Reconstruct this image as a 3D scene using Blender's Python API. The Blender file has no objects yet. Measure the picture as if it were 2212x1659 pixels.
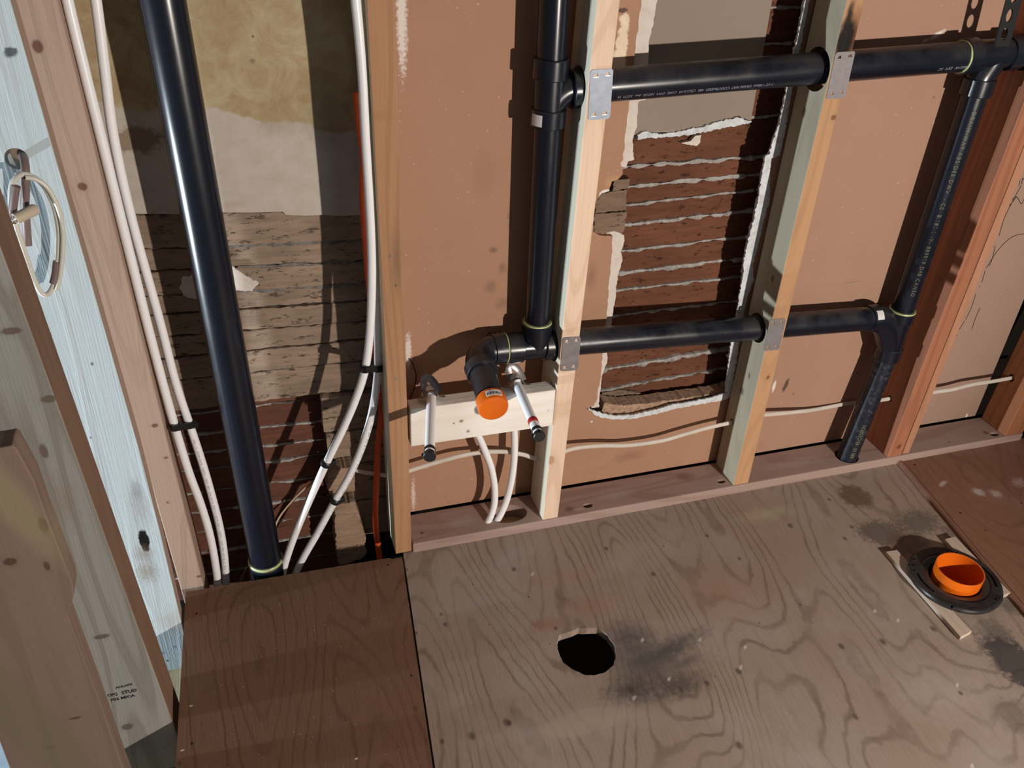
import bpy, bmesh, math, random
import numpy as np
from mathutils import Vector, Matrix, noise

# ------------------------------------------------------------------ camera, world, lights, exposure
PX_F = 1860.97; YAW, PITCH, ROLL = 0.336495, 0.578587, 0.056524
CAM = np.array([-0.224412, -1.382934, 1.372444])
def cam_axes():
    cy, sy, cp, sp = math.cos(YAW), math.sin(YAW), math.cos(PITCH), math.sin(PITCH)
    cr, sr = math.cos(ROLL), math.sin(ROLL)
    fwd = np.array([sy*cp, cy*cp, -sp]); right = np.array([cy, -sy, 0.0]); up = np.cross(right, fwd)
    return cr*right + sr*up, -sr*right + cr*up, fwd
RT, UP, FW = cam_axes()
def at(px, py, y=None, z=None, x=None):
    """world point seen at a pixel of the 2212x1659 photo, on the plane y=, z= or x= ."""
    d = RT*((px-1106)/PX_F) - UP*((py-829.5)/PX_F) + FW
    if y is not None: t = (y-CAM[1])/d[1]
    elif z is not None: t = (z-CAM[2])/d[2]
    else: t = (x-CAM[0])/d[0]
    return Vector((CAM + d*t).tolist())

scene = bpy.context.scene
cam_data = bpy.data.cameras.new('camera'); cam = bpy.data.objects.new('camera', cam_data)
scene.collection.objects.link(cam); scene.camera = cam
cam_data.sensor_fit = 'HORIZONTAL'; cam_data.sensor_width = 36.0; cam_data.lens = PX_F/2212*36.0
cam_data.clip_start = 0.01
M = Matrix(((RT[0], UP[0], -FW[0], CAM[0]), (RT[1], UP[1], -FW[1], CAM[1]), (RT[2], UP[2], -FW[2], CAM[2]), (0, 0, 0, 1)))
cam.matrix_world = M

world = bpy.data.worlds.new('world'); scene.world = world; world.use_nodes = True
world.node_tree.nodes['Background'].inputs['Color'].default_value = (0.92, 0.95, 1.0, 1)
world.node_tree.nodes['Background'].inputs['Strength'].default_value = 0.10

def aim(o, target):
    o.rotation_euler = (Vector(target)-o.location).to_track_quat('-Z', 'Y').to_euler()
def spot(name, loc, target, energy, color, size, blend, radius):
    L = bpy.data.lights.new(name, 'SPOT'); L.energy = energy; L.color = color
    L.spot_size = math.radians(size); L.spot_blend = blend; L.shadow_soft_size = radius
    o = bpy.data.objects.new(name, L); scene.collection.objects.link(o); o.location = loc; aim(o, target); return o
# warm work light standing back in the room, to the right and lower than the camera
spot('work_light', (1.25, -2.45, 0.90), (0.42, 0.0, 0.70), 250, (1.0, 0.90, 0.80), 82, 0.65, 0.026)
# cool lamp on the floor of the room to the left, grazing along the framing
spot('floor_lamp_light', (-2.20, -0.285, 0.07), (0.6, 0.02, 0.50), 330, (0.79, 0.91, 1.0), 60, 0.3, 0.014)

vs = scene.view_settings
vs.view_transform = 'Standard'; vs.look = 'None'; vs.gamma = 1.0; vs.use_curve_mapping = False; vs.exposure = 0.0

# ------------------------------------------------------------------ helpers
def lin(v):
    v /= 255.0
    return v/12.92 if v <= 0.04045 else ((v+0.055)/1.055)**2.4
TINT = (1.00, 0.90, 0.80)
def alb(r, g, b, k=1.0):
    """surface colour of something that reads (r,g,b) under the work light"""
    return tuple(min(0.9, k*lin(c)/t) for c, t in zip((r, g, b), TINT)) + (1.0,)

def tag(o, label=None, cat=None, group=None, kind=None):
    if label: o['label'] = label
    if cat: o['category'] = cat
    if group: o['group'] = group
    if kind: o['kind'] = kind
    return o
def thing(name, label, cat, loc, group=None):
    o = bpy.data.objects.new(name, None); scene.collection.objects.link(o)
    o.location = loc; o.empty_display_size = 0.03
    o['_w'] = list(loc)
    return tag(o, label, cat, group)
def wloc(o):
    v = Vector(o['_w']) if '_w' in o else o.location.copy()
    return v

class MB:
    def __init__(s): s.v = []; s.f = []; s.m = []
    def add(s, vs_, fs, mi=0):
        n = len(s.v); s.v += [tuple(v) for v in vs_]; s.f += [tuple(i+n for i in f) for f in fs]; s.m += [mi]*len(fs); return s
    def box8(s, p, mi=0):      # p: bottom 4 (ccw) then top 4
        return s.add(p, [(3,2,1,0),(4,5,6,7),(0,1,5,4),(1,2,6,5),(2,3,7,6),(3,0,4,7)], mi)
    def box(s, x0, x1, y0, y1, z0, z1, mi=0):
        return s.box8([(x0,y0,z0),(x1,y0,z0),(x1,y1,z0),(x0,y1,z0),(x0,y0,z1),(x1,y0,z1),(x1,y1,z1),(x0,y1,z1)], mi)
    def build(s, name, mats, parent=None, smooth=False, bevel=0, seg=2, origin=None, autosmooth=True):
        me = bpy.data.meshes.new(name)
        if origin is None:
            if parent is not None: origin = wloc(parent)
            else:
                a = np.array(s.v); mn, mx = a.min(0), a.max(0)
                origin = Vector(((mn[0]+mx[0])/2, (mn[1]+mx[1])/2, mn[2]))
        vv = [(v[0]-origin[0], v[1]-origin[1], v[2]-origin[2]) for v in s.v]
        me.from_pydata(vv, [], s.f)
        if not isinstance(mats, (list, tuple)): mats = [mats]
        for m in mats: me.materials.append(m)
        for p, mi in zip(me.polygons, s.m): p.material_index = mi
        me.update()
        if bevel:
            bm = bmesh.new(); bm.from_mesh(me)
            bmesh.ops.recalc_face_normals(bm, faces=bm.faces)
            es = [e for e in bm.edges if len(e.link_faces) == 2 and e.calc_face_angle(0) > 0.6]
            bmesh.ops.bevel(bm, geom=es, offset=bevel, segments=seg, affect='EDGES', profile=0.5, clamp_overlap=True)
            bm.to_mesh(me); bm.free()
        else:
            bm = bmesh.new(); bm.from_mesh(me); bmesh.ops.recalc_face_normals(bm, faces=bm.faces); bm.to_mesh(me); bm.free()
        if smooth:
            for p in me.polygons: p.use_smooth = True
            if autosmooth:
                try: me.set_sharp_from_angle(angle=math.radians(38))
                except Exception: pass
        o = bpy.data.objects.new(name, me); scene.collection.objects.link(o)
        if parent is not None:
            o.parent = parent; po = wloc(parent)
            o.location = (origin[0]-po[0], origin[1]-po[1], origin[2]-po[2])
        else: o.location = origin
        o['_w'] = [origin[0], origin[1], origin[2]]
        return o

def catmull(pts, n=8, closed=False):
    P = [Vector(p) for p in pts]; out = []
    if len(P) == 2: return [P[0].lerp(P[1], i/n) for i in range(n+1)]
    for i in range(len(P)-1):
        p0 = P[max(i-1, 0)]; p1 = P[i]; p2 = P[i+1]; p3 = P[min(i+2, len(P)-1)]
        for k in range(n):
            t = k/n
            out.append(0.5*((2*p1)+(p2-p0)*t+(2*p0-5*p1+4*p2-p3)*t*t+(3*p1-p0-3*p2+p3)*t**3))
    out.append(P[-1]); return out
def sweep(mb, pts, r, seg=20, ell=(1, 1), upv=None, cap=True, mi=0):
    """tube along pts; r number or list; ell = (side, up) scale"""
    P = [Vector(p) for p in pts]; n = len(P)
    rs = r if isinstance(r, (list, tuple)) else [r]*n
    T = []
    for i in range(n):
        t = (P[min(i+1, n-1)]-P[max(i-1, 0)]); T.append(t.normalized())
    u = Vector(upv) if upv else (Vector((0, 0, 1)) if abs(T[0].z) < 0.9 else Vector((0, 1, 0)))
    vs_ = []; fs = []
    for i in range(n):
        u = (u - T[i]*u.dot(T[i])).normalized()
        s_ = T[i].cross(u)
        for k in range(seg):
            a = 2*math.pi*k/seg
            vs_.append(P[i] + s_*(math.cos(a)*rs[i]*ell[0]) + u*(math.sin(a)*rs[i]*ell[1]))
    for i in range(n-1):
        for k in range(seg):
            a = i*seg+k; b = i*seg+(k+1) % seg
            fs.append((a, b, b+seg, a+seg))
    if cap:
        fs.append(tuple(range(seg-1, -1, -1))); fs.append(tuple((n-1)*seg+k for k in range(seg)))
    mb.add(vs_, fs, mi); return mb
def lathe(mb, a, d, prof, seg=40, mi=0, closed=False):
    """profile [(t,r)] revolved about the axis from a along d"""
    a = Vector(a); d = Vector(d).normalized()
    u = Vector((0, 0, 1)) if abs(d.z) < 0.9 else Vector((0, 1, 0))
    u = (u-d*u.dot(d)).normalized(); s_ = d.cross(u)
    vs_ = []; fs = []; n = len(prof)
    for (t, r) in prof:
        for k in range(seg):
            an = 2*math.pi*k/seg
            vs_.append(a + d*t + s_*(math.cos(an)*r) + u*(math.sin(an)*r))
    for i in range(n if closed else n-1):
        j = (i+1) % n
        for k in range(seg):
            k2 = (k+1) % seg
            fs.append((i*seg+k, i*seg+k2, j*seg+k2, j*seg+k))
    if not closed:
        fs.append(tuple(range(seg-1, -1, -1))); fs.append(tuple((n-1)*seg+k for k in range(seg)))
    mb.add(vs_, fs, mi); return mb
def prism(mb, poly, y0, y1, mi=0):
    """polygon in (x,z) extruded from y0 to y1"""
    n = len(poly)
    vs_ = [(x, y0, z) for x, z in poly]+[(x, y1, z) for x, z in poly]
    fs = [tuple(range(n)), tuple(range(2*n-1, n-1, -1))]+[(i, i+n, (i+1) % n+n, (i+1) % n) for i in range(n)]
    mb.add(vs_, fs, mi); return mb
def zprism(mb, poly, z0, z1, mi=0):
    n = len(poly)
    vs_ = [(x, y, z0) for x, y in poly]+[(x, y, z1) for x, y in poly]
    fs = [tuple(range(n-1, -1, -1)), tuple(range(n, 2*n))]+[(i, (i+1) % n, (i+1) % n+n, i+n) for i in range(n)]
    mb.add(vs_, fs, mi); return mb
def ragged(poly, step=0.004, amp=0.003, seed=0, freq=90):
    """densify and roughen a closed (x,z) polygon"""
    out = []; n = len(poly)
    for i in range(n):
        a = Vector(poly[i]); b = Vector(poly[(i+1) % n]); L = (b-a).length
        m = max(1, int(L/step)); d = (b-a)/max(L, 1e-9); nn = Vector((-d.y, d.x))
        for k in range(m):
            p = a.lerp(b, k/m); q = Vector((p.x*freq, p.y*freq, seed*7.3))
            w = noise.noise(q)*amp + noise.noise(q*3.1)*amp*0.45
            out.append((p.x+nn.x*w, p.y+nn.y*w))
    return out
def cut(obj, cutters):
    """boolean difference of obj with the cutter meshes (each an MB in world space)"""
    for c in cutters:
        co = c.build('cutter', [], None)
        md = obj.modifiers.new('b', 'BOOLEAN'); md.operation = 'DIFFERENCE'; md.solver = 'EXACT'; md.object = co
        bpy.context.view_layer.update()
        dg = bpy.context.evaluated_depsgraph_get()
        me = bpy.data.meshes.new_from_object(obj.evaluated_get(dg))
        obj.modifiers.clear(); old = obj.data; obj.data = me
        me.name = obj.name
        bpy.data.objects.remove(co, do_unlink=True)
    return obj
def text_mesh(body, size, space=1.0, bold=0.0):
    cu = bpy.data.curves.new('t', 'FONT'); cu.body = body; cu.size = size; cu.align_x = 'LEFT'; cu.align_y = 'CENTER'
    cu.resolution_u = 2; cu.space_character = space; cu.offset = bold
    to = bpy.data.objects.new('t', cu); scene.collection.objects.link(to)
    bpy.context.view_layer.update()
    dg = bpy.context.evaluated_depsgraph_get()
    me = bpy.data.meshes.new_from_object(to.evaluated_get(dg))
    vs_ = [v.co.copy() for v in me.vertices]; fs = [tuple(p.vertices) for p in me.polygons]
    bpy.data.objects.remove(to, do_unlink=True); bpy.data.meshes.remove(me)
    return vs_, fs
def text_on_pipe(name, body, size, a, d, facing, r, mat, parent, flip=False, stretch=1.0, label=None, space=1.0):
    """lettering wrapped on a pipe: a = start on the axis, d = reading direction, facing = radial direction of the text line"""
    vs_, fs = text_mesh(body, size, space)
    a = Vector(a); d = Vector(d).normalized(); u0 = Vector(facing); u0 = (u0-d*u0.dot(d)).normalized()
    t0 = u0.cross(d)                      # letters' up direction
    if t0.dot(Vector((0, 0, 1))) < -2: t0 = -t0
    out = []
    for v in vs_:
        ang = v.y/r
        out.append(a + d*(v.x*stretch) + (u0*math.cos(ang) + t0*math.sin(ang))*(r+0.00025))
    mb = MB(); mb.add(out, fs); o = mb.build(name, mat, parent)
    if label: o['label'] = label
    return o

# ------------------------------------------------------------------ material helpers
class NT:
    def __init__(s, name, rough=0.7, spec=0.3):
        s.m = bpy.data.materials.new(name); s.m.use_nodes = True; s.t = s.m.node_tree; s.n = s.t.nodes; s.l = s.t.links
        s.b = s.n['Principled BSDF']; s.b.inputs['Roughness'].default_value = rough
        s.b.inputs['Specular IOR Level'].default_value = spec
        g = s.n.new('ShaderNodeNewGeometry'); s.pos = g.outputs['Position']; s.nrm = g.outputs['Normal']
    def link(s, a, b): s.l.new(a, b)
    def val(s, sock, v):
        if hasattr(v, 'is_linked') or isinstance(v, bpy.types.NodeSocket): s.l.new(v, sock)
        else: sock.default_value = v
    def math(s, op, a, b=None, c=None, clamp=False):
        n = s.n.new('ShaderNodeMath'); n.operation = op; n.use_clamp = clamp
        s.val(n.inputs[0], a)
        if b is not None: s.val(n.inputs[1], b)
        if c is not None: s.val(n.inputs[2], c)
        return n.outputs[0]
    def mapping(s, vec, scale=(1, 1, 1), loc=(0, 0, 0), rot=(0, 0, 0)):
        n = s.n.new('ShaderNodeMapping'); s.l.new(vec, n.inputs[0])
        n.inputs['Scale'].default_value = scale; n.inputs['Location'].default_value = loc; n.inputs['Rotation'].default_value = rot
        return n.outputs[0]
    def noise(s, vec, scale=5, detail=3, rough=0.55, dist=0.0, out=0):
        n = s.n.new('ShaderNodeTexNoise'); s.l.new(vec, n.inputs['Vector'])
        n.inputs['Scale'].default_value = scale; n.inputs['Detail'].default_value = detail
        n.inputs['Roughness'].default_value = rough; n.inputs['Distortion'].default_value = dist
        return n.outputs[out]
    def ramp(s, fac, stops, interp='LINEAR'):
        n = s.n.new('ShaderNodeValToRGB'); s.l.new(fac, n.inputs[0]); e = n.color_ramp.elements
        n.color_ramp.interpolation = interp
        while len(e) < len(stops): e.new(0.5)
        for k, (p, c) in enumerate(stops):
            e[k].position = p
            e[k].color = c if isinstance(c, tuple) else (c, c, c, 1)
        return n.outputs[0]
    def mix(s, fac, a, b, mode='MIX'):
        n = s.n.new('ShaderNodeMix'); n.data_type = 'RGBA'; n.blend_type = mode; n.clamp_factor = True
        s.val(n.inputs[0], fac); s.val(n.inputs[6], a); s.val(n.inputs[7], b); return n.outputs[2]
    def bump(s, h, strength=0.3, dist=0.002, prev=None):
        n = s.n.new('ShaderNodeBump'); s.l.new(h, n.inputs['Height'])
        n.inputs['Strength'].default_value = strength; n.inputs['Distance'].default_value = dist
        if prev is not None: s.l.new(prev, n.inputs['Normal'])
        s.l.new(n.outputs[0], s.b.inputs['Normal']); return n.outputs[0]
    def blob(s, plane, c, r, rot=0.0, soft=0.5, rag=0.25, nscale=60):
        """0..1 mask, an ellipse in the xy or xz plane with a ragged edge"""
        p = s.n.new('ShaderNodeSeparateXYZ'); s.l.new(s.pos, p.inputs[0])
        a = p.outputs[0]; b = p.outputs[1] if plane == 'xy' else p.outputs[2]
        if plane == 'yz': a = p.outputs[1]
        da = s.math('SUBTRACT', a, c[0]); db = s.math('SUBTRACT', b, c[1])
        cr, sr = math.cos(rot), math.sin(rot)
        u = s.math('DIVIDE', s.math('ADD', s.math('MULTIPLY', da, cr), s.math('MULTIPLY', db, sr)), r[0])
        v = s.math('DIVIDE', s.math('ADD', s.math('MULTIPLY', da, -sr), s.math('MULTIPLY', db, cr)), r[1])
        d = s.math('SQRT', s.math('ADD', s.math('MULTIPLY', u, u), s.math('MULTIPLY', v, v)))
        if rag:
            if not hasattr(s, '_bn'): s._bn = {}
            if nscale not in s._bn: s._bn[nscale] = s.math('SUBTRACT', s.noise(s.pos, nscale, 4, 0.65), 0.5)
            d = s.math('ADD', d, s.math('MULTIPLY', s._bn[nscale], rag*4))
        return s.math('DIVIDE', s.math('SUBTRACT', 1.0, d), soft, clamp=True)
    def blobs(s, col, plane, items):
        for it in items:
            c, r, colr, st = it[:4]; kw = it[4] if len(it) > 4 else {}
            m = s.math('MULTIPLY', s.blob(plane, c, r, **kw), st)
            col = s.mix(m, col, colr)
        return col
    def done(s, col):
        s.val(s.b.inputs['Base Color'], col); return s.m

def dark(c, k): return tuple(x*k for x in c[:3])+(1,)
def lumber(name, base, axis='z', seed=0.0, knots=(), kplane='xz', ring=1.0, contrast=0.35, bumpy=0.25, rough=0.72, extra=(), tintnoise=0.12, ringcol=None):
    """sawn lumber, grain running along the axis"""
    t = NT(name, rough, 0.25)
    st = {'x': (0.10, 1, 1), 'y': (1, 0.10, 1), 'z': (1, 1, 0.10)}[axis]
    st2 = {'x': (0.02, 1, 1), 'y': (1, 0.02, 1), 'z': (1, 1, 0.02)}[axis]
    v = t.mapping(t.pos, st, (seed, seed*1.7, seed*0.6))
    v2 = t.mapping(t.pos, st2, (seed, seed*1.3, seed*0.9))
    big = t.noise(v, 9.0, 1.5, 0.4)
    ringv = t.math('SINE', t.math('MULTIPLY', big, 75*ring))
    rings = t.ramp(t.math('ADD', t.math('MULTIPLY', ringv, 0.5), 0.5), [(0.0, 0.0), (0.62, 0.12), (0.93, 1.0), (1.0, 0.8)])
    fine = t.noise(v2, 420, 3, 0.6)
    blot = t.noise(v, 14, 3, 0.5)
    col = t.mix(t.math('MULTIPLY', rings, contrast), base, ringcol or dark(base, 0.55))
    col = t.mix(t.math('MULTIPLY', t.ramp(fine, [(0.35, 1.0), (0.6, 0.0)]), contrast*0.55), col, dark(base, 0.62))
    col = t.mix(t.math('MULTIPLY', t.ramp(blot, [(0.4, 0.0), (0.7, 1.0)]), tintnoise*2), col, dark(base, 1.28))
    kc = dark((base[0]*0.75, base[1]*0.55, base[2]*0.45), 0.5)
    for k in knots:
        (c, r) = k[:2]; cc = k[2] if len(k) > 2 else kc; pl = k[3] if len(k) > 3 else kplane
        halo = t.math('MULTIPLY', t.blob(pl, c, (r[0]*2.0, r[1]*2.3), 0, 0.9, 0.15), 0.45)
        col = t.mix(halo, col, dark(base, 0.72))
        col = t.mix(t.math('MULTIPLY', t.blob(pl, c, r, 0, 0.35, 0.12), 0.85), col, cc)
    for e in extra:
        pl = e[0]; col = t.blobs(col, pl, [e[1:]])
    h = t.math('ADD', t.math('MULTIPLY', fine, 0.7), t.math('MULTIPLY', rings, 0.5))
    t.bump(h, bumpy, 0.0015)
    return t.done(col)
def plywood(name, base, dirx=0.0, seed=0.0, freq=1.0, contrast=0.4, items=(), ringcol=None, red=None, wear=None, rough=0.6):
    """rotary cut veneer with cathedral figure, grain towards the camera"""
    t = NT(name, rough, 0.35)
    rot = t.mapping(t.pos, (1, 1, 1), (0, 0, 0), (0, 0, dirx))
    v = t.mapping(rot, (1.0, 0.28, 0.0), (seed, seed*0.7, 0))
    big = t.noise(v, 4.2*freq, 1.2, 0.42, 0.25)
    wob = t.noise(t.mapping(rot, (1, 0.6, 0)), 28, 3, 0.6)
    ph = t.math('MULTIPLY', t.math('ADD', big, t.math('MULTIPLY', wob, 0.030)), 150)
    rings = t.ramp(t.math('ADD', t.math('MULTIPLY', t.math('SINE', ph), 0.5), 0.5), [(0.0, 0.0), (0.80, 0.08), (0.96, 0.85), (1.0, 1.0)])
    band = t.ramp(t.noise(v, 3.0, 2, 0.5), [(0.35, 0.0), (0.65, 1.0)])
    fade = t.ramp(t.noise(rot, 7, 2, 0.5), [(0.3, 0.25), (0.65, 1.0)])
    fine = t.noise(t.mapping(rot, (1, 0.035, 0)), 300, 3, 0.65)
    patches = t.noise(rot, 5.5, 4, 0.6)
    col = t.mix(t.math('MULTIPLY', band, 0.5), base, red or dark(base, 0.78))
    col = t.mix(t.math('MULTIPLY', t.math('MULTIPLY', rings, fade), contrast), col, ringcol or dark(base, 0.42))
    col = t.mix(t.math('MULTIPLY', t.ramp(fine, [(0.36, 1.0), (0.58, 0.0)]), 0.35), col, dark(base, 0.62))
    if wear: col = t.mix(t.math('MULTIPLY', t.ramp(patches, [(0.5, 0.0), (0.72, 1.0)]), 0.5), col, wear)
    col = t.blobs(col, 'xy', items)
    speck = t.ramp(t.noise(rot, 260, 1, 0.4), [(0.77, 0.0), (0.80, 1.0)])
    col = t.mix(t.math('MULTIPLY', speck, 0.5), col, (0.62, 0.56, 0.48, 1))
    t.bump(t.math('ADD', fine, t.math('MULTIPLY', rings, 0.4)), 0.22, 0.0015)
    return t.done(col)
def paper(name, base, items=(), speck=True):
    t = NT(name, 0.75, 0.25)
    n1 = t.noise(t.pos, 5, 4, 0.6); n2 = t.noise(t.pos, 260, 2, 0.5)
    col = t.mix(t.ramp(n1, [(0.3, 0.0), (0.75, 0.6)]), base, dark((base[0], base[1]*0.98, base[2]*0.94), 0.86))
    if speck:
        col = t.mix(t.math('MULTIPLY', t.ramp(t.noise(t.pos, 170, 0, 0.2), [(0.80, 0.0), (0.82, 1.0)]), 0.5), col, (0.62, 0.55, 0.47, 1))
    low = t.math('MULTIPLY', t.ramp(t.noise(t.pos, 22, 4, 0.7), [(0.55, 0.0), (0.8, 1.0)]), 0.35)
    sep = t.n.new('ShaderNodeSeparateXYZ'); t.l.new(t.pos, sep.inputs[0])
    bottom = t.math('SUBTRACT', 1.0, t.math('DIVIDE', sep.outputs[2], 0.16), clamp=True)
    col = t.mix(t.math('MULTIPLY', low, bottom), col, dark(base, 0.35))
    col = t.blobs(col, 'xz', items)
    t.bump(n2, 0.10, 0.0008)
    return t.done(col)
def plain(name, col, rough=0.5, spec=0.5, metal=0.0, bump=0.0, bscale=200, mott=0.0, mcol=None, coat=0.0, sss=0.0, mscale=18):
    t = NT(name, rough, spec); t.b.inputs['Metallic'].default_value = metal
    if coat: t.b.inputs['Coat Weight'].default_value = coat; t.b.inputs['Coat Roughness'].default_value = 0.15
    c = col
    if mott:
        c = t.mix(t.math('MULTIPLY', t.ramp(t.noise(t.pos, mscale, 5, 0.65), [(0.42, 0.0), (0.66, 1.0)]), mott), col, mcol or dark(col, 0.5))
    if bump: t.bump(t.noise(t.pos, bscale, 4, 0.6), bump, 0.001)
    if sss:
        t.b.inputs['Subsurface Weight'].default_value = sss; t.b.inputs['Subsurface Radius'].default_value = (0.004, 0.004, 0.004)
    return t.done(c)

# ================================================================== SETTING
rnd = random.Random(4); ZTOP = 1.75
FT = 0.018
# ---- floor: the big worn plywood sheet (structure)
def fl(px, py, z=0.0): p = at(px, py, z=z); return (p.x, p.y)
def knot(px, py, r, c=(0.06, 0.04, 0.03, 1), st=0.7, **k):
    x, y = fl(px, py); return ((x, y), (r*0.72, r*0.95), c, st, dict(rag=0.08, soft=0.6, **k))
GREY = (0.075, 0.068, 0.070, 1); GR2 = (0.10, 0.085, 0.075, 1); BRN = (0.12, 0.075, 0.05, 1)
def stain(px, py, rx, ry, c, st, rot=0.0, soft=0.8, rag=0.35, nscale=70):
    x, y = fl(px, py); return ((x, y), (rx, ry), c, st, dict(rot=rot, soft=soft, rag=rag, nscale=nscale))
floor_items = [
    stain(1385, 1425, 0.105, 0.10, GREY, 0.80, 0, 1.0, 0.22, 40), stain(1355, 1375, 0.065, 0.055, GREY, 0.75, 0, 1.0), stain(1448, 1402, 0.125, 0.028, GREY, 0.9, 0.25, 0.9),
    stain(1365, 1490, 0.075, 0.035, (0.06, 0.05, 0.05, 1), 0.75), stain(1470, 1480, 0.075, 0.035, (0.07, 0.055, 0.05, 1), 0.7), stain(1425, 1445, 0.13, 0.09, GR2, 0.5, soft=1.0),
    stain(1400, 1510, 0.05, 0.02, GREY, 0.4), stain(1490, 1425, 0.04, 0.014, GREY, 0.5, 0.3),
    stain(1848, 1072, 0.048, 0.050, BRN, 0.85, 0.1, 0.35, 0.28), stain(1905, 1150, 0.072, 0.048, GR2, 0.8, -0.2, 0.4, 0.4, 110), stain(1985, 1128, 0.075, 0.050, GR2, 0.75, 0.2, 0.5, 0.45, 110),
    stain(1955, 1175, 0.075, 0.045, BRN, 0.75, 0.1, 0.4, 0.3), stain(2060, 1150, 0.035, 0.03, GR2, 0.6, 0, 0.5, 0.45, 110),
    stain(2150, 1370, 0.045, 0.05, GR2, 0.6, 0.2, 0.5, 0.4), stain(2205, 1440, 0.055, 0.095, (0.055, 0.048, 0.048, 1), 0.9, 0.15, 0.3, 0.3), stain(2180, 1300, 0.04, 0.05, GR2, 0.7, 0.2, 0.5, 0.45),
    stain(2190, 1545, 0.05, 0.05, GR2, 0.5, 0.1, 0.6, 0.4), stain(1180, 1350, 0.05, 0.022, (0.30, 0.13, 0.075, 1), 0.6), stain(1280, 1310, 0.08, 0.04, (0.33, 0.16, 0.10, 1), 0.45, soft=1.0),
    stain(1560, 1280, 0.12, 0.11, (0.33, 0.17, 0.11, 1), 0.45, soft=1.0), stain(1210, 1250, 0.12, 0.03, (0.33, 0.17, 0.10, 1), 0.4, soft=1.0), stain(1660, 1110, 0.11, 0.03, (0.46, 0.40, 0.27, 1), 0.5, soft=1.0),
    stain(1345, 1190, 0.05, 0.05, (0.34, 0.27, 0.20, 1), 0.5, soft=1.0), stain(1260, 1560, 0.10, 0.03, (0.40, 0.30, 0.24, 1), 0.6, soft=0.3, rag=0.1),
    stain(2040, 1500, 0.13, 0.08, (0.44, 0.36, 0.31, 1), 0.45, soft=1.0), stain(1000, 1300, 0.15, 0.10, (0.33, 0.28, 0.24, 1), 0.4, soft=1.0),
] + [knot(*k) for k in [(1310, 1185, 0.008), (1110, 1230, 0.009), (1527, 1157, 0.008), (1597, 1207, 0.007), (1411, 1240, 0.010), (1433, 1180, 0.004),
    (1817, 1396, 0.011), (1907, 1386, 0.012), (1527, 1476, 0.009), (1595, 1450, 0.011), (1472, 1490, 0.010), (1362, 1490, 0.011), (1020, 1590, 0.012), (1095, 1560, 0.013),
    (962, 1349, 0.009), (1848, 1549, 0.009), (2016, 1358, 0.011), (1825, 1163, 0.009), (1791, 1079, 0.008), (1707, 1135, 0.012), (1840, 1138, 0.008), (955, 1602, 0.008),
    (2075, 1497, 0.008), (1729, 1306, 0.005), (899, 1368, 0.006), (1022, 1262, 0.003), (1057, 1349, 0.003), (877, 1230, 0.007), (953, 1327, 0.006), (1188, 1390, 0.003), (1142, 1289, 0.004),
    (1640, 1345, 0.004), (1596, 1610, 0.012), (1200, 1357, 0.007), (1100, 1562, 0.008)]]
for (a, b) in [(1388, 1383), (1512, 1382), (1600, 1442), (1445, 1467), (1610, 1398), (1150, 1240), (1940, 1340), (2068, 1480), (1370, 1508), (2100, 1655), (1890, 1320)]:
    floor_items.append(stain(a, b, 0.008, 0.004, (0.65, 0.60, 0.58, 1), 0.6, 0.8, 0.6, 0.4, 200))
M_PLY = plywood('worn_plywood', alb(158, 134, 115), dirx=0.10, seed=2.3, freq=1.0, contrast=0.55, items=floor_items, ringcol=alb(84, 58, 42), red=alb(146, 113, 92), wear=alb(166, 147, 132))
FL0 = Vector((0.027, 0.003)); FL1 = Vector((-0.024, -0.523)); FR0 = Vector((1.346, 0.0)); FR1 = Vector((1.262, -0.529))
def ext(a, b, t): return a+(b-a)*t
p2 = ext(FL0, FL1, 2.1); p3 = ext(FR0, FR1, 2.1)
mb = MB(); zprism(mb, [tuple(FL0), tuple(p2), tuple(p3), tuple(FR0)], -FT, 0.0)
floor = mb.build('floor', M_PLY); tag(floor, 'large worn plywood subfloor sheet with a sawn hole', kind='structure')
hole_px = [(1207, 1372), (1250, 1357), (1290, 1356), (1313, 1372), (1328, 1395), (1331, 1415), (1326, 1435), (1308, 1452), (1283, 1459), (1262, 1458), (1236, 1446), (1216, 1431), (1206, 1408), (1203, 1388)]
hp = [fl(*p) for p in hole_px]; c_ = MB(); zprism(c_, ragged(hp, 0.006, 0.0018, 3, 130)[::-1], -0.05, 0.05)
FLC = (1.180, -0.402)
c2 = MB(); lathe(c2, (FLC[0], FLC[1], -0.06), (0, 0, 1), [(0, 0.058), (0.12, 0.058)], 32)
cut(floor, [c_, c2])
# ---- joists and dark ground seen below
M_JOIST = lumber('joist_wood', alb(110, 88, 66), 'y', 5.0, contrast=0.4)
M_EARTH = plain('cavity_dust', alb(120, 106, 84), 0.95, 0.1, mott=0.5, bump=0.3)
o = MB().box(-0.7, 2.6, -1.4, 0.6, -0.44, -0.42).build('floor', M_EARTH); tag(o, 'dark dusty underside seen through the openings', kind='structure')
for i, x in enumerate((0.10, 0.62, 1.00, 1.42)):
    o = MB().box(x-0.02, x+0.02, -1.15, -0.002, -0.24, -FT-0.0005).build('floor_joist', M_JOIST, bevel=0.002)
    tag(o, ['floor joist hidden under the plywood near the wooden post', 'floor joist under the sheet right of the sawn hole', 'floor joist just left of the toilet flange', 'floor joist under the reddish boards'][i], 'joist')

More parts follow.
